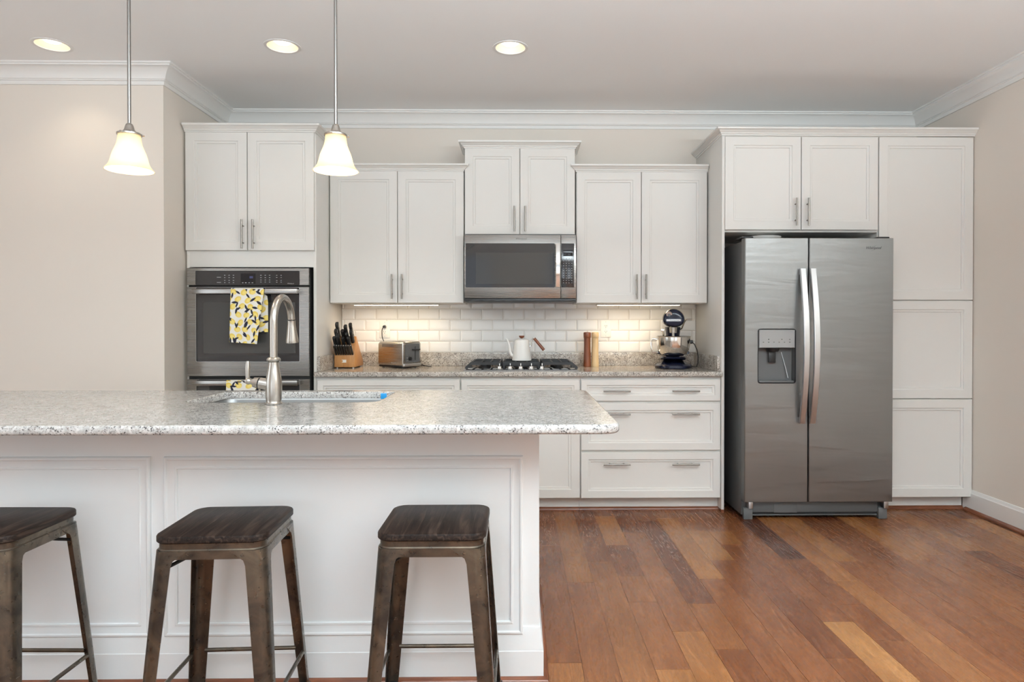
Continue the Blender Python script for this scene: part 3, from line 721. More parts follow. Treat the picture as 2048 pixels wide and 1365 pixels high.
# grille, feet and hinges
mb = MB(); mb.box(1.455, 2.245, -.772, -.756, .042, .1155, .003); mb.box(1.455, 2.245, -.768, -.7555, .0205, .027, .001); g = mb.build('toe_grille', M['fridgeside'], t)
mb = MB(); mb.box(1.455, 2.245, -.7605, -.7555, .027, .042); mb.build('air_slot', M['matteblack'], g)
mb = MB(); mb.rings((1.592, 1.736, .040, .1005), [(0, -.7718), (0, -.7745), (.002, -.7755)]); mb.build('filter_cover', M['grey'], g)
for a, b in ((1.398, 1.4545), (2.2455, 2.300)):
    mb = MB(); mb.box(a, b, -.785, -.7555, .0, .072, .005); mb.build('foot', M['grey'], t)
    mb = MB(); c = (a+b)/2+0.008; mb.box(c-.012, c+.016, -.805, -.7555, .0725, .1185, .002); mb.build('bottom_hinge', M['alu'], t)
for x in (1.405, 2.255):
    mb = MB(); mb.box(x-.03, x+.045, -.80, -.68, 1.7510, 1.763, .005); mb.build('top_hinge', M['black'], t)
lg = text('Whirlpool', 0.023, M['grey'], 'brand_mark', rd, (2.180, RY-.0006, 1.690), depth=.0005, shear=0.35, bold=0.0003)
mb = MB()
n = 40; ra, rb = 0.030, 0.0105; tilt = 0.55
def el(a, k): 
    p, q = ra*k*math.cos(a), rb*k*math.sin(a); return (2.184+p*math.cos(tilt)-q*math.sin(tilt), 1.688+p*math.sin(tilt)+q*math.cos(tilt))
for a0, a1 in ((0.4, 2.7), (3.6, 5.9)):
    Lp = []
    for k in range(17):
        a = a0+(a1-a0)*k/16; e = 1-0.10*math.sin(PI*k/16)-.02; A, B = el(a, 1), el(a, e)
        Lp.append([(A[0], RY-.0010, A[1]), (B[0], RY-.0010, B[1]), (B[0], RY-.0001, B[1]), (A[0], RY-.0001, A[1])])
    mb.loft(Lp)
mb.build('swoosh', M['grey'], lg)
mb = MB(); mb.lathe([(.060, 0), (.075, .002), (.106, .034), (.110, .044), (.1075, .0445), (.098, .036), (.070, .006), (.0, .005)], (1.585, -.60, 1.7395), 48)
tag(mb.build('white_dish', M['white'], None), 'shallow white dish lying on top of the refrigerator', 'dish')

# ------------------------------------------------------------------ gas cooktop
t = thing('gas_cooktop', 'black gas cooktop with cast-iron grates and five steel knobs', 'cooktop', (0.012, -0.3, 0.9143))
mb = MB(); mb.loft([[(p[0], p[1], z) for p in rrect(-.368+i, .396-i, -.560+i, -.065-i, .012)] for i, z in ((0, .9143), (0, .9185), (.004, .9205))]); mb.build('steel_base', M['steel'], t)
mb = MB(); mb.box(-.350, .378, -.548, -.080, .9206, .9235, .001); mb.build('black_glass', M['glassblack'], t)
for x, y, r in ((-.235, -.42, .042), (-.235, -.19, .034), (.014, -.27, .055), (.262, -.42, .034), (.262, -.19, .042)):
    mb = MB(); mb.cyl((x, y, .9236), (x, y, .938), r, r*.92, 28); mb.cyl((x, y, .938), (x, y, .946), r*.72, r*.66, 28); mb.build('burner', M['castiron'], t)
def grate(x0, x1, y0, y1, cl, cr):
    mb = MB(); zt, zb, b = .968, .9237, .012
    # chamfered side profile, drawn as the front and back frame bars
    def frame(y, full):
        poly = [(x0, zb), (x0+.001, zb+.014), (x0+cl, zt), (x1-cr, zt), (x1-.001, zb+.014), (x1, zb)]
        inner = [(x1-.016, zb), (x1-.018-cr*.55, zt-.018), (x0+.018+cl*.55, zt-.018), (x0+.016, zb)] if not full else [(x1-.014, zb), (x1-.014, zb+.012), (x0+.014, zb+.012), (x0+.014, zb)]
        lo = [(p[0], y-b/2, p[1]) for p in poly+inner]; hi = [(p[0], y+b/2, p[1]) for p in poly+inner]
        mb.loft([lo, hi])
    frame(y0+b/2, False); frame(y1-b/2, False); frame((y0+y1)/2, False)
    for x in [x0+cl+.008+(x1-cr-x0-cl-.016)*k/3 for k in range(4)]: mb.box(x-b/2, x+b/2, y0+b, y1-b, zt-.018, zt, .002)
    return mb.build('grate', M['castiron'], t)
grate(-.358, -.118, -.512, -.088, .035, .003)
grate(.147, .386, -.512, -.088, .003, .035)
grate(-.112, .141, -.470, -.088, .003, .003)
mb = MB(); mb.box(-.105, .134, -.4695, -.4635, .938, .962, .001); mb.build('front_shield', M['castiron'], t)
for x in (-.130, -.060, .009, .079, .149):
    mb = MB(); c = (x, -.528, .9236)
    mb.lathe([(.020, 0), (.020, .003), (.016, .005), (.0145, .018), (.012, .020)], c, 24); mb.box(x-.003, x+.003, -.545, -.511, .940, .962, .0015)
    mb.build('knob', M['chrome'], t)

# ------------------------------------------------------------------ kettle
t = thing('gooseneck_kettle', 'white gooseneck kettle with a wooden handle, standing on the cooktop', 'kettle', (0.016, -0.330, 0.9690), local=True)
mb = MB(); mb.lathe([(.062, .0), (.0665, .002), (.067, .006), (.061, .040), (.056, .085), (.051, .128), (.0495, .139), (.047, .142)], seg=44); mb.build('body', M['white'], t)
mb = MB(); mb.lathe([(.0465, .1425), (.046, .145), (.030, .150), (.010, .152), (.0, .1525)], seg=40); l = mb.build('lid', M['white'], t)
mb = MB(); mb.lathe([(.005, .1526), (.008, .154), (.016, .160), (.019, .168), (.0185, .1715), (.0, .172)], seg=28); mb.build('knob', M['walnut'], l)
pts = [(-.055, 0, .030), (-.072, 0, .040), (-.080, 0, .060), (-.082, 0, .085), (-.087, 0, .110), (-.093, 0, .130), (-.101, 0, .147), (-.108, 0, .153)]
mb = MB(); mb.tube(pts, [.013, .012, .0105, .009, .0075, .0065, .0055, .005], 14); mb.build('spout', M['white'], t)
mb = MB(); mb.tube([(.052, 0, .098), (.063, 0, .099), (.066, 0, .106), (.067, 0, .130), (.071, 0, .146), (.080, 0, .153), (.090, 0, .152)], .0038, 10); h = mb.build('handle', M['chrome'], t)
mb = MB(); mb.cyl((.086, 0, .153), (.153, 0, .072), .0098, .0105, 18); mb.build('grip', M['walnut'], h)

# ------------------------------------------------------------------ pepper and salt mills
def mill(x, m, label):
    t = thing('pepper_mill', label, 'pepper mill', (x, -.142, .9143), group='wooden mills beside the cooktop', local=True)
    mb = MB(); mb.lathe([(.0265, 0), (.0275, .003), (.0275, .012), (.0262, .05), (.0245, .10), (.0232, .15), (.0235, .195), (.0245, .2055)], seg=32); mb.build('body', m, t)
    mb = MB(); mb.lathe([(.0245, .2063), (.0262, .209), (.0268, .225), (.0268, .240), (.025, .246), (.018, .2485), (.0, .249)], seg=32); mb.build('head', m, t)
mill(.486, M['walnut'], 'dark reddish-brown wooden pepper mill beside the pale one'); mill(.5425, M['maple'], 'pale maple pepper mill beside the dark brown one')

# ------------------------------------------------------------------ stand mixer
t = thing('stand_mixer', 'dark navy stand mixer with a polished steel bowl in the counter corner', 'mixer', (1.075, -.265, .9143), rz=-0.20, local=True)
mb = MB()
def ell(cx, cy, rx, ry, z, n=36, sq=2.0):
    return [(cx+rx*math.copysign(abs(math.cos(a))**(2/sq), math.cos(a)), cy+ry*math.copysign(abs(math.sin(a))**(2/sq), math.sin(a)), z) for a in [2*PI*k/n for k in range(n)]]
mb.loft([ell(0, 0, .122, .165, 0, sq=2.6), ell(0, 0, .128, .171, .006, sq=2.6), ell(0, 0, .128, .171, .020, sq=2.6), ell(0, .004, .118, .160, .032, sq=2.5), ell(0, .02, .085, .125, .040, sq=2.3), ell(0, .05, .068, .085, .055)])
mb.build('base', M['navy'], t)
mb = MB(); mb.loft([ell(0, .085, .064, .066, .040), ell(0, .092, .050, .056, .075), ell(0, .100, .045, .050, .13), ell(0, .105, .046, .050, .20), ell(0, .100, .052, .062, .25), ell(0, .09, .055, .075, .285)]); mb.build('column', M['navy'], t)
mb = MB(); mb.loft([[(c[0]*1, y, c[1]) for c in [(r*math.cos(a), .332+z_+r*(1.04 if math.sin(a) > 0 else .66)*math.sin(a)) for a in [2*PI*k/40 for k in range(40)]]] for y, r, z_ in ((-.151, .040, -.002), (-.148, .058, -.001), (-.138, .0695, 0), (-.115, .0745, 0), (-.02, .0755, 0), (.06, .0755, .001), (.12, .072, .001), (.155, .060, 0), (.172, .040, -.002), (.176, .018, -.003))])
hd = mb.build('head', M['navy'], t)
def band(y0, y1, z0, z1, rx):
    m_ = MB(); L_ = []
    for z in (z0, z1):
        L_.append([(rx*math.copysign(abs(math.cos(a))**.5, math.cos(a)), (y0+y1)/2+(y1-y0)/2*math.copysign(abs(math.sin(a))**.5, math.sin(a)), z) for a in [2*PI*k/56 for k in range(56)]])
    return m_.loft(L_)
band(-.1565, .160, .325, .339, .0772).build('trim_band', M['alu'], hd)
text('KitchenAid', .0135, M['matteblack'], 'lettering', hd, (.004, -.1572, .332), depth=.0005, sx=1.0)
mb = MB(); mb.cyl((-.030, -.140, .374), (-.030, -.152, .371), .019, .019, 28); hub = mb.build('hub_cap', M['alu'], hd)
mb = MB(); mb.cyl((-.030, -.1525, .367), (-.030, -.1532, .367), .010, .010, 20); mb.box(-.042, -.018, -.1540, -.1522, .364, .370, .0005); mb.build('hub_emblem', M['grey'], hub)
mb = MB(); mb.cyl((.0, -.150, .373), (.0, -.138, .373), .0045, seg=12); mb.build('lock_knob', M['chrome'], hd)
mb = MB(); mb.cyl((0, -.055, .283), (0, -.055, .245), .026, .024, 24); mb.cyl((0, -.055, .245), (0, -.055, .180), .009, .009, 14); mb.build('beater_shaft', M['nickel'], hd)
mb = MB(); c = (0, -.055, .0); mb.lathe([(.035, .083), (.066, .087), (.091, .103), (.107, .132), (.1135, .165), (.1150, .195), (.1155, .216), (.118, .2195), (.1185, .222), (.1165, .2225), (.1130, .218), (.1125, .19), (.111, .165), (.104, .134), (.088, .107), (.05, .090), (.0, .088)], c, 56)
bw = mb.build('bowl', M['bowl'], t)
mb = MB(); mb.tube([(-.112, -.075, .200), (-.140, -.082, .205), (-.150, -.085, .195), (-.149, -.085, .14), (-.143, -.084, .110), (-.103, -.075, .112)], .0055, 10); mb.build('bowl_handle', M['bowl'], bw)
mb = MB()
for s in (-1, 1): mb.tube([(s*.050, .085, .110), (s*.085, .03, .105), (s*.100, -.03, .108)], [.018, .015, .011], 12)
mb.loft([ell(0, .0, .085, .085, .058), ell(0, -.01, .090, .10, .070), ell(0, -.03, .078, .085, .0815)])
mb.build('bowl_support', M['navy'], t)
mb = MB(); mb.tube([(.040, .08, .262), (.062, .06, .275), (.078, .04, .318), (.086, .03, .334), (.098, .03, .338), (.130, .03, .338)], .0048, 10); mb.build('lift_lever', M['nickel'], t)
mb = MB(); mb.cyl((-.070, -.135, .262), (-.066, -.120, .222), .010, .006, 14); mb.box(-.086, -.062, -.142, -.120, .255, .272, .004); mb.build('latch_knob', M['chrome'], t)
mb = MB(); mb.cyl((.112, -.100, .182), (.130, -.104, .186), .013, .011, 16); mb.tube([(.106, -.098, .205), (.110, -.102, .192), (.122, -.104, .182), (.140, -.098, .168), (.157, -.085, .130), (.166, -.06, .085), (.168, -.02, .035), (.160, .02, .008), (.140, .06, .0055), (.115, .10, .010)], .0036, 10); mb.build('power_cord', M['black'], t)

# ------------------------------------------------------------------ toaster
t = thing('toaster', 'brushed steel two-slot toaster turned at an angle below the outlet', 'toaster', (-.848, -.190, .9143), rz=math.radians(-38), local=True)
TL, TW, TH = .258, .168, .183
mb = MB()
def tsec(x, k): return [(x, p[0]*1, p[1]) for p in rrect(-TW/2+k, TW/2-k, .020, TH-k, .02, 6, radii=(.004, .004, .022, .022))]
mb.loft([tsec(-TL/2, .010), tsec(-TL/2+.003, .002), tsec(-TL/2+.010, 0), tsec(TL/2-.012, 0)]); mb.build('shell', M['steeltoast'], t)
mb = MB(); mb.loft([tsec(TL/2-.0118, -.001), tsec(TL/2-.004, -.001), tsec(TL/2, .004)]); e = mb.build('end_panel', M['steeltoast'], t)
mb = MB(); mb.loft([[(x, p[0], p[1]) for p in rrect(-TW/2+.022, TW/2-.014, .040, TH-.014, .010)] for x in (TL/2-.001, TL/2+.0015)]); f = mb.build('control_face', M['grey'], e)
mb = MB(); mb.box(TL/2+.0012, TL/2+.0022, .026, .032, .055, .150); mb.build('lever_slot', M['matteblack'], f)
mb = MB(); mb.box(TL/2+.0022, TL/2+.020, -.004, .062, .124, .133, .003); mb.build('lever', M['black'], f)
mb = MB(); mb.cyl((TL/2+.0015, -.022, .066), (TL/2+.012, -.022, .066), .014, .013, 24); kn = mb.build('knob', M['black'], f)
mb = MB(); mb.lathe([(.0150, 0), (.0170, 0), (.0170, .002), (.0150, .002)], (TL/2+.0015, -.022, .066), 28, (1, 0, 0), (False, False)); mb.build('dial_ring', M['alu'], f)
mb = MB()
for i in range(3): mb.cyl((TL/2+.0014, -.046, .054+i*.018), (TL/2+.0034, -.046, .054+i*.018), .0045, seg=14)
mb.build('button', M['alu'], f)
mb = MB(); mb.box(-TL/2+.004, TL/2-.004, -TW/2+.006, TW/2-.006, .006, .0198, .003)
for x in (-TL/2+.03, TL/2-.03):
    for y in (-TW/2+.025, TW/2-.025): mb.cyl((x, y, 0), (x, y, .006), .008, seg=12)
mb.build('plinth', M['black'], t)
mb = MB(); mb.box(TL/2-.012, TL/2+.010, -TW/2+.002, TW/2-.002, .012, .034, .006); mb.build('crumb_tray', M['alu'], t)
mb = MB()
for y in (-.032, .032): mb.box(-TL/2+.035, TL/2-.030, y-.014, y+.014, TH-.001, TH+.0006, 0)
mb.build('bread_slot', M['matteblack'], t)
mb = MB()
for k in range(22): mb.box(-TL/2+.045+k*.0056, -TL/2+.0475+k*.0056, -TW/2-.0004, -TW/2+.002, .146, .166)
mb.build('vent_slots', M['grey'], t)
text('KitchenAid', .011, M['alu'], 'lettering', t, (.035, -TW/2-.0005, .036), depth=.0004)
# cord runs from the back of the toaster up to the plug in the outlet
rz = math.radians(38)
def tl(p):   # world point -> toaster frame
    dx, dy = p[0]+.848, p[1]+.190; return (dx*math.cos(rz)-dy*math.sin(rz), dx*math.sin(rz)+dy*math.cos(rz), p[2]-.9143)
cp_ = [(-.986, -.045, 1.200), (-.996, -.052, 1.185), (-1.000, -.044, 1.160), (-.999, -.036, 1.120), (-.985, -.036, 1.09), (-.960, -.038, 1.04), (-.900, -.05, .960), (-.80, -.05, .922), (-.70, -.10, .919), (-.64, -.14, .919), (-.625, -.17, .919), (-.655, -.19, .922), (-.70, -.175, .935), (-.735, -.165, .942)]
from mathutils.geometry import interpolate_bezier
def smooth(pts, n=6):
    P = [Vector(p) for p in pts]; out = []
    for i in range(len(P)-1):
        a, b, c, d_ = P[max(i-1, 0)], P[i], P[i+1], P[min(i+2, len(P)-1)]
        for k in range(n):
            u = k/n; out.append(0.5*((2*b)+(-a+c)*u+(2*a-5*b+4*c-d_)*u*u+(-a+3*b-3*c+d_)*u**3))
    out.append(P[-1]); return out
mb = MB(); mb.tube([tl(p) for p in smooth(cp_)], .003, 8); cdn = mb.build('power_cord', M['black'], t)
mb = MB(); a, b = tl((-.986, -.0195, 1.201)), tl((-.986, -.048, 1.201)); mb.cyl(a, b, .0125, .009, 14); mb.build('plug', M['black'], cdn)

# ------------------------------------------------------------------ knife block and knives
KX, KY, KZ = -1.205, -.300, .9143
t = thing('knife_block', 'slanted light-wood knife block full of black-handled knives', 'knife block', (KX, KY, KZ), rz=0.0, local=True)
HB = .070
side = [(0, .008), (.250, .008), (.255, .030), (.050, .222), (.0, .085)]     # (y, z)
mb = MB(); mb.prism(side, -HB, HB, 'YZ', 0.003); mb.build('body', M['blockwood'], t)
mb = MB()
for x in (-.055, .055):
    for y in (.02, .23): mb.cyl((x, y, 0), (x, y, .0085), .007, seg=12)
mb.build('foot', M['alu'], t)
mb = MB(); mb.prism([(-.020, .040), (.012, .040), (.012, .060), (-.020, .060), (-.012, .054), (-.012, .046)], -.0012, .0002, 'XZ'); mb.build('emblem', M['whitepl'], t)
d = Vector((0, -.69, .724)).normalized()
slot = Vector((0, .05, .137)).normalized()                       # up the sloped face
nrm = Vector((0, -.137, .05)).normalized()
def face_pt(x, s): return Vector((KX+x, KY, KZ+.085))+slot*s+nrm*.0006+Vector((0, 0, 0))
def knife(label, x, s, L, w, th, group, rivets, curve=.0):
    base = face_pt(x, s); t = thing('kitchen_knife' if rivets else 'steak_knife', label, 'knife', base, group=group, local=True)
    up = Vector((1, 0, 0)).cross(d).normalized()
    mb = MB(); Lp = []
    prof = [(0.004, .80), (.12*L, .86), (.30*L, 1.0), (.55*L, .92), (.78*L, 1.0), (.93*L, 1.12), (L*.985, 1.0), (L, .6)]
    for dd, k in prof:
        c = d*dd + up*(-curve*(dd/L)**2)
        sec = rrect(-th/2, th/2, -w*k/2, w*k/2, min(th, w)*.38, 4)
        Lp.append([c+Vector((1, 0, 0))*p[0]+up*p[1] for p in sec])
    mb.loft(Lp); h = mb.build('handle', M['black'], t)
    mb = MB(); Lp = []
    for dd in (-.0004, .006): Lp.append([d*dd+Vector((1, 0, 0))*p[0]+up*p[1] for p in rrect(-th*.42, th*.42, -w*.36, w*.36, .002, 3)])
    mb.loft(Lp); mb.build('bolster', M['bowl'], t)
    if rivets:
        mb = MB()
        for q in (.30, .55, .80):
            c = d*(q*L)+up*(-curve*q*q); mb.cyl(c-Vector((th/2+.0004, 0, 0)), c+Vector((th/2+.0004, 0, 0)), .0032, seg=10)
        mb.build('rivet', M['alu'], h)
    else:
        mb = MB(); c = d*L; mb.cyl(c-d*.001, c+d*.0012, .0038, seg=12); mb.build('end_cap', M['alu'], h)
order = ['first from the wall', 'second from the wall', 'third from the wall', 'fourth from the wall', 'fourth from the toaster', 'third from the toaster', 'second from the toaster', 'nearest the toaster']
for k in range(8): knife('slim black steak knife in the lower row, '+order[k], -.0565+k*.0161, .010,   .090, .0185, .0115, 'steak knives in the block', False)
big = [(-.046, .142, .118, .024, 'black chef knife reaching highest out of the knife block'), (-.050, .098, .112, .024, 'thick black-handled knife below the tallest one in the block'), (-.036, .060, .118, .028, 'broad black-handled knife just above the first steak knives'), (-.060, .055, .100, .018, 'black-handled knife half hidden at the wall-side edge of the block'),
       (-.008, .105, .100, .020, 'black-handled knife lying low in the middle of the block'), (.012, .128, .112, .023, 'black-handled knife standing up in the middle of the block'), (-.004, .060, .090, .018, 'short black-handled knife in the middle just above the steak knives'), (.022, .085, .102, .022, 'black-handled knife right of the middle of the block, mid height'),
       (.046, .138, .118, .020, 'slim black honing-steel handle at the top corner near the tiles'), (.052, .100, .105, .024, 'rounded black shears handle at the toaster-side edge of the block'), (.036, .056, .098, .020, 'black-handled knife just above the last steak knives')]
for x, s, L, w, lab in big: knife(lab, x, s, L, w*1.42, .0215, 'large knives in the block', True, .010)

# ------------------------------------------------------------------ kitchen island
IX0, IX1, IY0, IY1 = -2.53, 0.0675, -2.640, -1.865
t = thing('kitchen_island', 'white panelled kitchen island behind the bar stools', 'island', (-1.23, -2.25, 0))
mb = MB(); mb.box(IX0, IX1, IY0, IY0+.02, 0, .884); mb.box(IX0, IX1, IY1-.02, IY1, 0, .884); mb.box(IX0, IX0+.02, IY0+.02, IY1-.02, 0, .884); mb.box(IX1-.02, IX1, IY0+.02, IY1-.02, 0, .884); mb.box(IX0+.02, IX1-.02, IY0+.02, IY1-.02, 0.05, .07)
mb.build('body', M['island'], t)
for a, b in ((-1.197, .0125), (-2.452, -1.243)):
    mb = MB(); Y = IY0
    mb.rings((a, b, .1645, .7725), [(0, Y+.001), (0, Y-.009), (.004, Y-.0125), (.009, Y-.0125), (.012, Y-.0095), (.014, Y-.0085), (.030, Y-.0045), (.034, Y-.0045), (.036, Y-.0065), (.042, Y-.006), (.0445, Y+.001)], cap=False, back=False)
    mb.build('panel_moulding', M['island'], t)
ring = [(IX0, IY1), (IX0, IY0), (IX1, IY0), (IX1, IY1)]
mb = MB(); mb.sweep(ring[::-1], [(-p[0], p[1]) for p in [(0, 0), (.0145, 0), (.0145, .1085), (.0125, .1105), (.012, .116), (.008, .150), (.0055, .182), (.004, .188), (0, .189)]], True); mb.build('baseboard', M['island'], t)
r2 = [(IX0-.0148, IY1+.0148), (IX0-.0148, IY0-.0148), (IX1+.0148, IY0-.0148), (IX1+.0148, IY1+.0148)]
mb = MB(); mb.sweep(r2[::-1], [(-p[0], p[1]) for p in [(0, 0), (.019, 0), (.019, .006), (.017, .014), (.011, .021), (0, .025)]], True); mb.build('shoe_moulding', M['shoe'], t).__setitem__('label', 'brown wooden shoe moulding')
mb = MB(); mb.sweep(ring[::-1], [(-p[0], p[1]) for p in [(0, .868), (.004, .868), (.007, .873), (.007, .8835), (0, .8835)]], True); mb.build('top_trim', M['island'], t)

t = thing('island_countertop', 'pale speckled granite island top with a sink cutout and rounded corners', 'countertop', (-1.2, -2.35, .884))
SX0, SX1, SY0, SY1 = -1.318, -.557, -2.300, -1.886
CX0, CX1, CY0, CY1 = -2.80, .311, -2.893, -1.810
def ol(i, z): return [(p[0], p[1], z) for p in rrect(CX0+i, CX1-i, CY0+i, CY1-i, .06-i, 9, (.05-i, .060-i, .050-i, .05-i))]
def il(i, z): return [(p[0], p[1], z) for p in rrect(SX0-i, SX1+i, SY0-i, SY1+i, .05, 9, (.07, .07, .04, .04))]
mb = MB(); mb.loft([il(0, .8845), il(0, .912), il(.002, .914), il(.005, .914), ol(.014, .914), ol(.010, .914), ol(.006, .9132), ol(.002, .9105), ol(0, .906), ol(0, .892), ol(.002, .888), ol(.006, .8852), ol(.010, .8845)], wrap=True); mb.build('slab', M['granite_i'], t, ang=50)
t = thing('undermount_sink', 'stainless undermount sink under the cutout of the island top', 'sink', (-.94, -2.09, .68))
mb = MB()
def sl(i, z): return [(p[0], p[1], z) for p in rrect(SX0-i, SX1+i, SY0-i, SY1+i, .05, 9, (.07, .07, .05, .05))]
mb.loft([sl(.020, .8842), sl(.004, .8842), sl(0, .875), sl(-.004, .700), sl(-.030, .682), sl(-.034, .680), sl(-.034, .678), sl(-.025, .678), sl(.004, .700), sl(.006, .876), sl(.020, .8825)], True, True) if False else mb.loft([sl(.018, .8825), sl(.018, .8842), sl(.004, .8842), sl(0, .875), sl(-.004, .700), sl(-.034, .680)], False, True)
mb.build('basin', M['sinksteel'], t)
mb = MB(); mb.lathe([(.045, 0), (.044, .003), (.030, .003), (.022, -.004+.006), (0, .0025)], (-.94, -2.09, .6803), 32); mb.build('drain', M['chrome'], t)
mb = MB(); mb.box(-.6265, -.600, -1.8885, -1.8864, .8815, .9065, .0004)
tag(mb.build('tape_strip', M['blue'], None), 'small piece of bright blue tape stuck to the sink cutout edge', 'tape')

# faucet
FX, FY = -.9355, -2.355
t = thing('kitchen_faucet', 'tall brushed nickel gooseneck faucet with a side lever on the island', 'faucet', (FX, FY, .9142), local=True)
mb = MB(); mb.lathe([(.0295, 0), (.031, .002), (.031, .005), (.028, .008), (.027, .012), (.0285, .020), (.0300, .045), (.0300, .075), (.0280, .100), (.0225, .130), (.0185, .150), (.0180, .160)], seg=40); mb.build('body', M['nickel'], t)
mb = MB(); mb.lathe([(.018, .1603), (.0225, .163), (.0255, .168), (.0255, .172), (.022, .177), (.0165, .180)], seg=36); mb.build('collar', M['nickel'], t)
R_ = .100
neck = [(0, 0, .178), (0, 0, .25), (0, 0, .31)]+arc((R_, .310), R_, PI, 0.12, 22)[1:]
mb = MB(); mb.tube(neck, .0140, 20); mb.build('spout', M['nickel'], t)
p0 = Vector(neck[-1]); dn = Vector((0.0, .085, -1)).normalized()
mb = MB(); mb.lathe([(.0140, .001), (.0155, .002), (.0150, .010), (.0160, .022), (.0195, .050), (.0235, .078), (.0245, .090), (.0240, .094), (.018, .0945), (.0, .0945)], p0, 32, dn); sh = mb.build('spray_head', M['nickel'], t)
mb = MB(); mb.lathe([(.0146, -.002), (.0149, -.001), (.0149, .001), (.0146, .002)], p0, 28, dn, (False, False)); mb.build('seam_ring', M['matteblack'], sh)
mb = MB(); mb.cyl((-.020, 0, .074), (-.052, 0, .080), .0225, .0225, 28); mb.cyl((-.0565, 0, .081), (-.075, 0, .084), .0215, .019, 28); mb.cyl((-.075, 0, .084), (-.088, 0, .087), .0125, .010, 20); mb.lathe([(.0, 0), (.009, .001), (.013, .007), (.0135, .013), (.010, .021), (0, .024)], (-.085, 0, .086), 24, (-1, 0, .2)); v = mb.build('valve', M['nickel'], t)
mb = MB(); mb.cyl((-.0522, 0, .0801), (-.0563, 0, .0810), .0195, .0195, 24); mb.build('seal', M['matteblack'], v)
mb = MB(); mb.tube([(-.098, 0, .090), (-.0985, 0, .105), (-.0985, .0, .130), (-.098, .0, .150), (-.0975, 0, .164)], [.0075, .0080, .0092, .0088, .0060], 16); mb.build('lever', M['nickel'], v)

# ------------------------------------------------------------------ bar stools
def make_stool(label, x, y, rz):
    t = thing('bar_stool', label, 'stool', (x, y, 0), rz=rz, group='metal bar stools along the island', local=True)
    h = .153; zt = .630
    mb = MB(); sec = lambda i, z: [(p[0], p[1], z) for p in rrect(-h-.002+i, h+.002-i, -h-.002+i, h+.002-i, .045-i, 9)]
    mb.loft([sec(.003, zt-.021), sec(0, zt-.018), sec(0, zt-.005), sec(.002, zt-.0015), sec(.005, zt)]); mb.build('seat', M['seatwood'], t)
    mb = MB()
    mb.loft([sec(.007, zt-.0212), sec(.007, zt-.038), sec(.004, zt-.041), sec(.004, zt-.066), sec(.007, zt-.066), sec(.008, zt-.044), sec(.012, zt-.0212)], wrap=True); mb.build('seat_frame', M['gun'], t)
    for sx in (-1, 1):
        for sy in (-1, 1):
            mb = MB(); Lp = []
            for z, w in ((zt-.043, .095), (zt-.060, .072), (zt-.070, .058), (zt-.085, .0535), (.40, .049), (.20, .043), (.035, .038)):
                k = 1-z/(zt-.04); ox, oy = h-.001+.040*k, h-.001+.040*k; r = .034-.012*k
                out, inn = [], []
                out.append((ox-w, oy)); inn.append((ox-w, oy-.003))
                for q in range(7):
                    a = PI/2-PI/2*q/6; out.append((ox-r+r*math.cos(a), oy-r+r*math.sin(a))); inn.append((ox-r+(r-.003)*math.cos(a), oy-r+(r-.003)*math.sin(a)))
                out.append((ox, oy-w)); inn.append((ox-.003, oy-w))
                Lp.append([(sx*p[0], sy*p[1], z) for p in out+inn[::-1]])
            mb.loft(Lp)
            # folded return flanges along both free edges, and the pressed rib low on the leg
            for z0, z1 in ((.035, .20), (.20, zt-.085)):
                pass
            lg = mb.build('leg', M['gun'], t)
            mb = MB(); kk = 1-.2/(zt-.04)
            Lr = []
            for z, e in ((.045, .0008), (.055, .0042), (.150, .0042), (.178, .003), (.192, .0004)):
                k = 1-z/(zt-.04); o_ = h-.001+.040*k; ww = .010
                Lr.append([(sx*(o_-.026-ww), sy*(o_-.0005), z), (sx*(o_-.026-ww*.5), sy*(o_+e), z), (sx*(o_-.026+ww*.5), sy*(o_+e), z), (sx*(o_-.026+ww), sy*(o_-.0005), z)])
            mb.loft(Lr); mb.build('pressed_rib', M['gun'], lg)
            mb = MB(); k = 1-.02/(zt-.04); o_ = h-.001+.040*k
            mb.loft([[(sx*p[0], sy*p[1], z) for p in rrect(o_-.040, o_+.003, o_-.040, o_+.003, .016, 5)] for z in (.0, .034)]); mb.build('rubber_foot', M['matteblack'], lg)
    k = 1-.155/(zt-.04); o_ = h-.001+.040*k-.006
    for a, b in (((-o_, -o_), (o_, -o_)), ((o_, -o_), (o_, o_)), ((o_, o_), (-o_, o_)), ((-o_, o_), (-o_, -o_))):
        dx, dy = b[0]-a[0], b[1]-a[1]; L = math.hypot(dx, dy); ux, uy = dx/L, dy/L; e = .030
        mb = MB(); mb.cyl((a[0]+ux*e, a[1]+uy*e, .155), (b[0]-ux*e, b[1]-uy*e, .155), .0065, seg=12)
        mb.build('foot_rail', M['gun'], t)
    mb = MB(); q = h-.016
    for s in (-1, 1):
        mb.tube([(-q, -s*q, .530), (-q*.80, -s*q*.80, .540), (-.0, 0, .578+.006*s), (q*.80, s*q*.80, .540), (q, s*q, .530)], .0052, 8)
    mb.build('cross_brace', M['matteblack'], t)
    return t
s1 = make_stool('gunmetal stool with dark wood seat nearest the refrigerator end of the island', -.250, -2.882, 0)
s2 = copy_tree(s1, loc=(-.872, -2.892, 0), label='middle gunmetal stool with dark wood seat, standing between two others'); s2.rotation_euler = (0, 0, math.radians(2.5))
s3 = copy_tree(s1, loc=(-1.565, -2.892, 0), label='gunmetal stool with dark wood seat farthest from the refrigerator, in front of the island'); s3.rotation_euler = (0, 0, math.radians(-1))

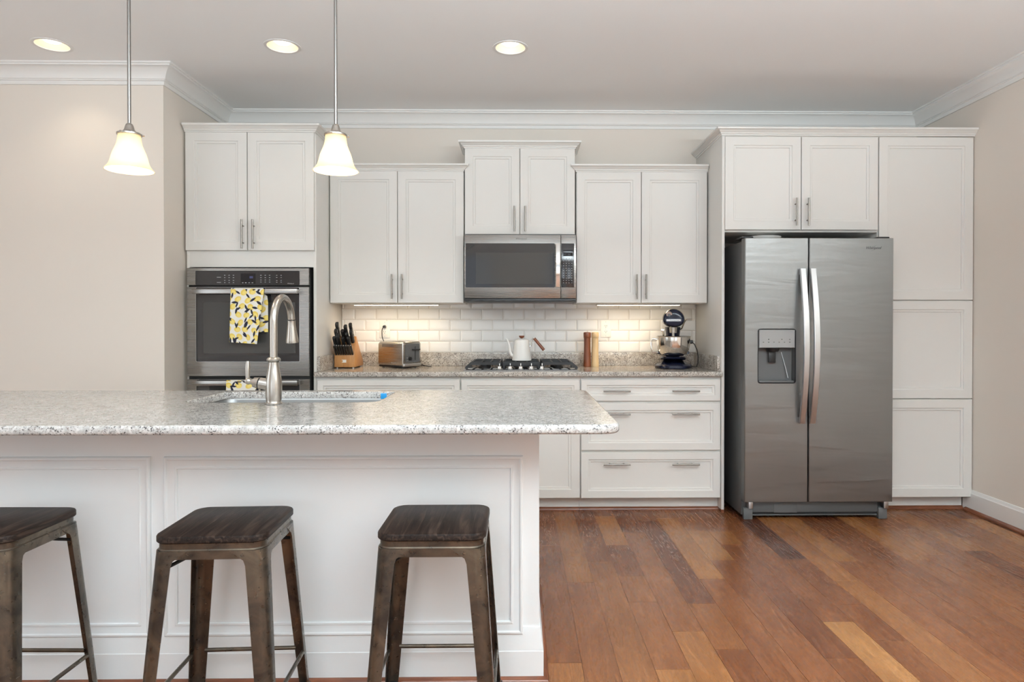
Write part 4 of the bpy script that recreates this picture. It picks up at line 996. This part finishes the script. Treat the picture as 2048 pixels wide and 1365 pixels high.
# ------------------------------------------------------------------ pendants and recessed lights
def pendant(x, label):
    y = -2.30
    t = thing('pendant_light', label, 'pendant lamp', (x, y, 1.814), group='bell pendant lamps over the island', local=True)
    z0 = 0.0
    outer = [(.0395, .136), (.0405, .120), (.0440, .100), (.0505, .083), (.0575, .066), (.0625, .049), (.0655, .036), (.0690, .025), (.0750, .014), (.0840, .004), (.0870, .0)]
    inner = [(r-.0030, h+.0005) for r, h in outer[::-1]]
    mb = MB(); mb.lathe(outer+inner, seg=48, caps=(False, False)); s = mb.build('glass_shade', M['shade'], t)
    mb = MB(); mb.lathe([(.0075, .182), (.0120, .178), (.0150, .170), (.0180, .158), (.0240, .150), (.0400, .1445), (.0440, .142), (.0440, .1365), (.030, .1364)], seg=40); mb.build('shade_holder', M['nickel'], t)
    mb = MB()
    for a in (0.4, 2.5, 4.6): mb.cyl((.0435*math.cos(a), .0435*math.sin(a), .1395), (.051*math.cos(a), .051*math.sin(a), .1395), .0035, seg=10)
    mb.build('thumbscrew', M['nickel'], t)
    mb = MB(); mb.lathe([(.012, .130), (.014, .115), (.024, .095), (.0295, .075), (.027, .055), (.016, .043), (0, .040)], seg=28); mb.build('bulb', M['bulb'], t)
    mb = MB(); mb.cyl((0, 0, .180), (0, 0, CZ-1.814-.022), .0063, seg=16); mb.build('rod', M['rod'], t)
    mb = MB(); mb.lathe([(.008, CZ-1.814-.030), (.045, CZ-1.814-.022), (.062, CZ-1.814-.010), (.063, CZ-1.814-.0004)], seg=36); mb.build('ceiling_canopy', M['nickel'], t)
    l = bpy.data.lights.new('pendant_glow', 'POINT'); l.energy = 4.6; l.color = (1, .86, .62); l.shadow_soft_size = .028
    o = bpy.data.objects.new('pendant_glow', l); COL.objects.link(o); o.parent = t; o.location = (0, 0, .020)
pendant(-1.508, 'lit bell-shaped pendant lamp hanging in front of the plain beige wall')
pendant(-.713, 'lit bell-shaped pendant lamp hanging before the tall oven cabinet')

def downlight(x, label, y=DLY):
    t = thing('recessed_downlight', label, 'ceiling light', (x, y, CZ), group='recessed ceiling downlights', local=True)
    mb = MB(); mb.lathe([(.099, -.0003), (.098, -.0030), (.088, -.0045), (.083, -.0035), (.0815, .0005)], seg=48, caps=(False, False)); mb.build('trim_ring', M['trim'], t)
    mb = MB(); mb.lathe([(.0812, .0006), (.078, .010), (.062, .034), (.052, .046), (.050, .052), (.0, .052)], seg=48, caps=(False, False)); mb.build('reflector', M['can'], t)
    mb = MB(); mb.lathe([(.038, .0515), (.0455, .036), (.0445, .024), (.035, .016), (.0, .012)], seg=40, caps=(True, True)); mb.build('bulb', M['bulb'], t)
    l = bpy.data.lights.new('downlight_glow', 'SPOT'); l.energy = 5; l.color = (1, .86, .66); l.spot_size = 2.0; l.spot_blend = .8; l.shadow_soft_size = .03
    o = bpy.data.objects.new('downlight_glow', l); COL.objects.link(o); o.parent = t; o.location = (0, 0, -.008)
downlight(-2.588, 'lit recessed ceiling light above the plain beige wall')
downlight(-1.318, 'lit recessed ceiling light between the two pendant rods')
downlight(-.050, 'lit recessed ceiling light above the microwave')
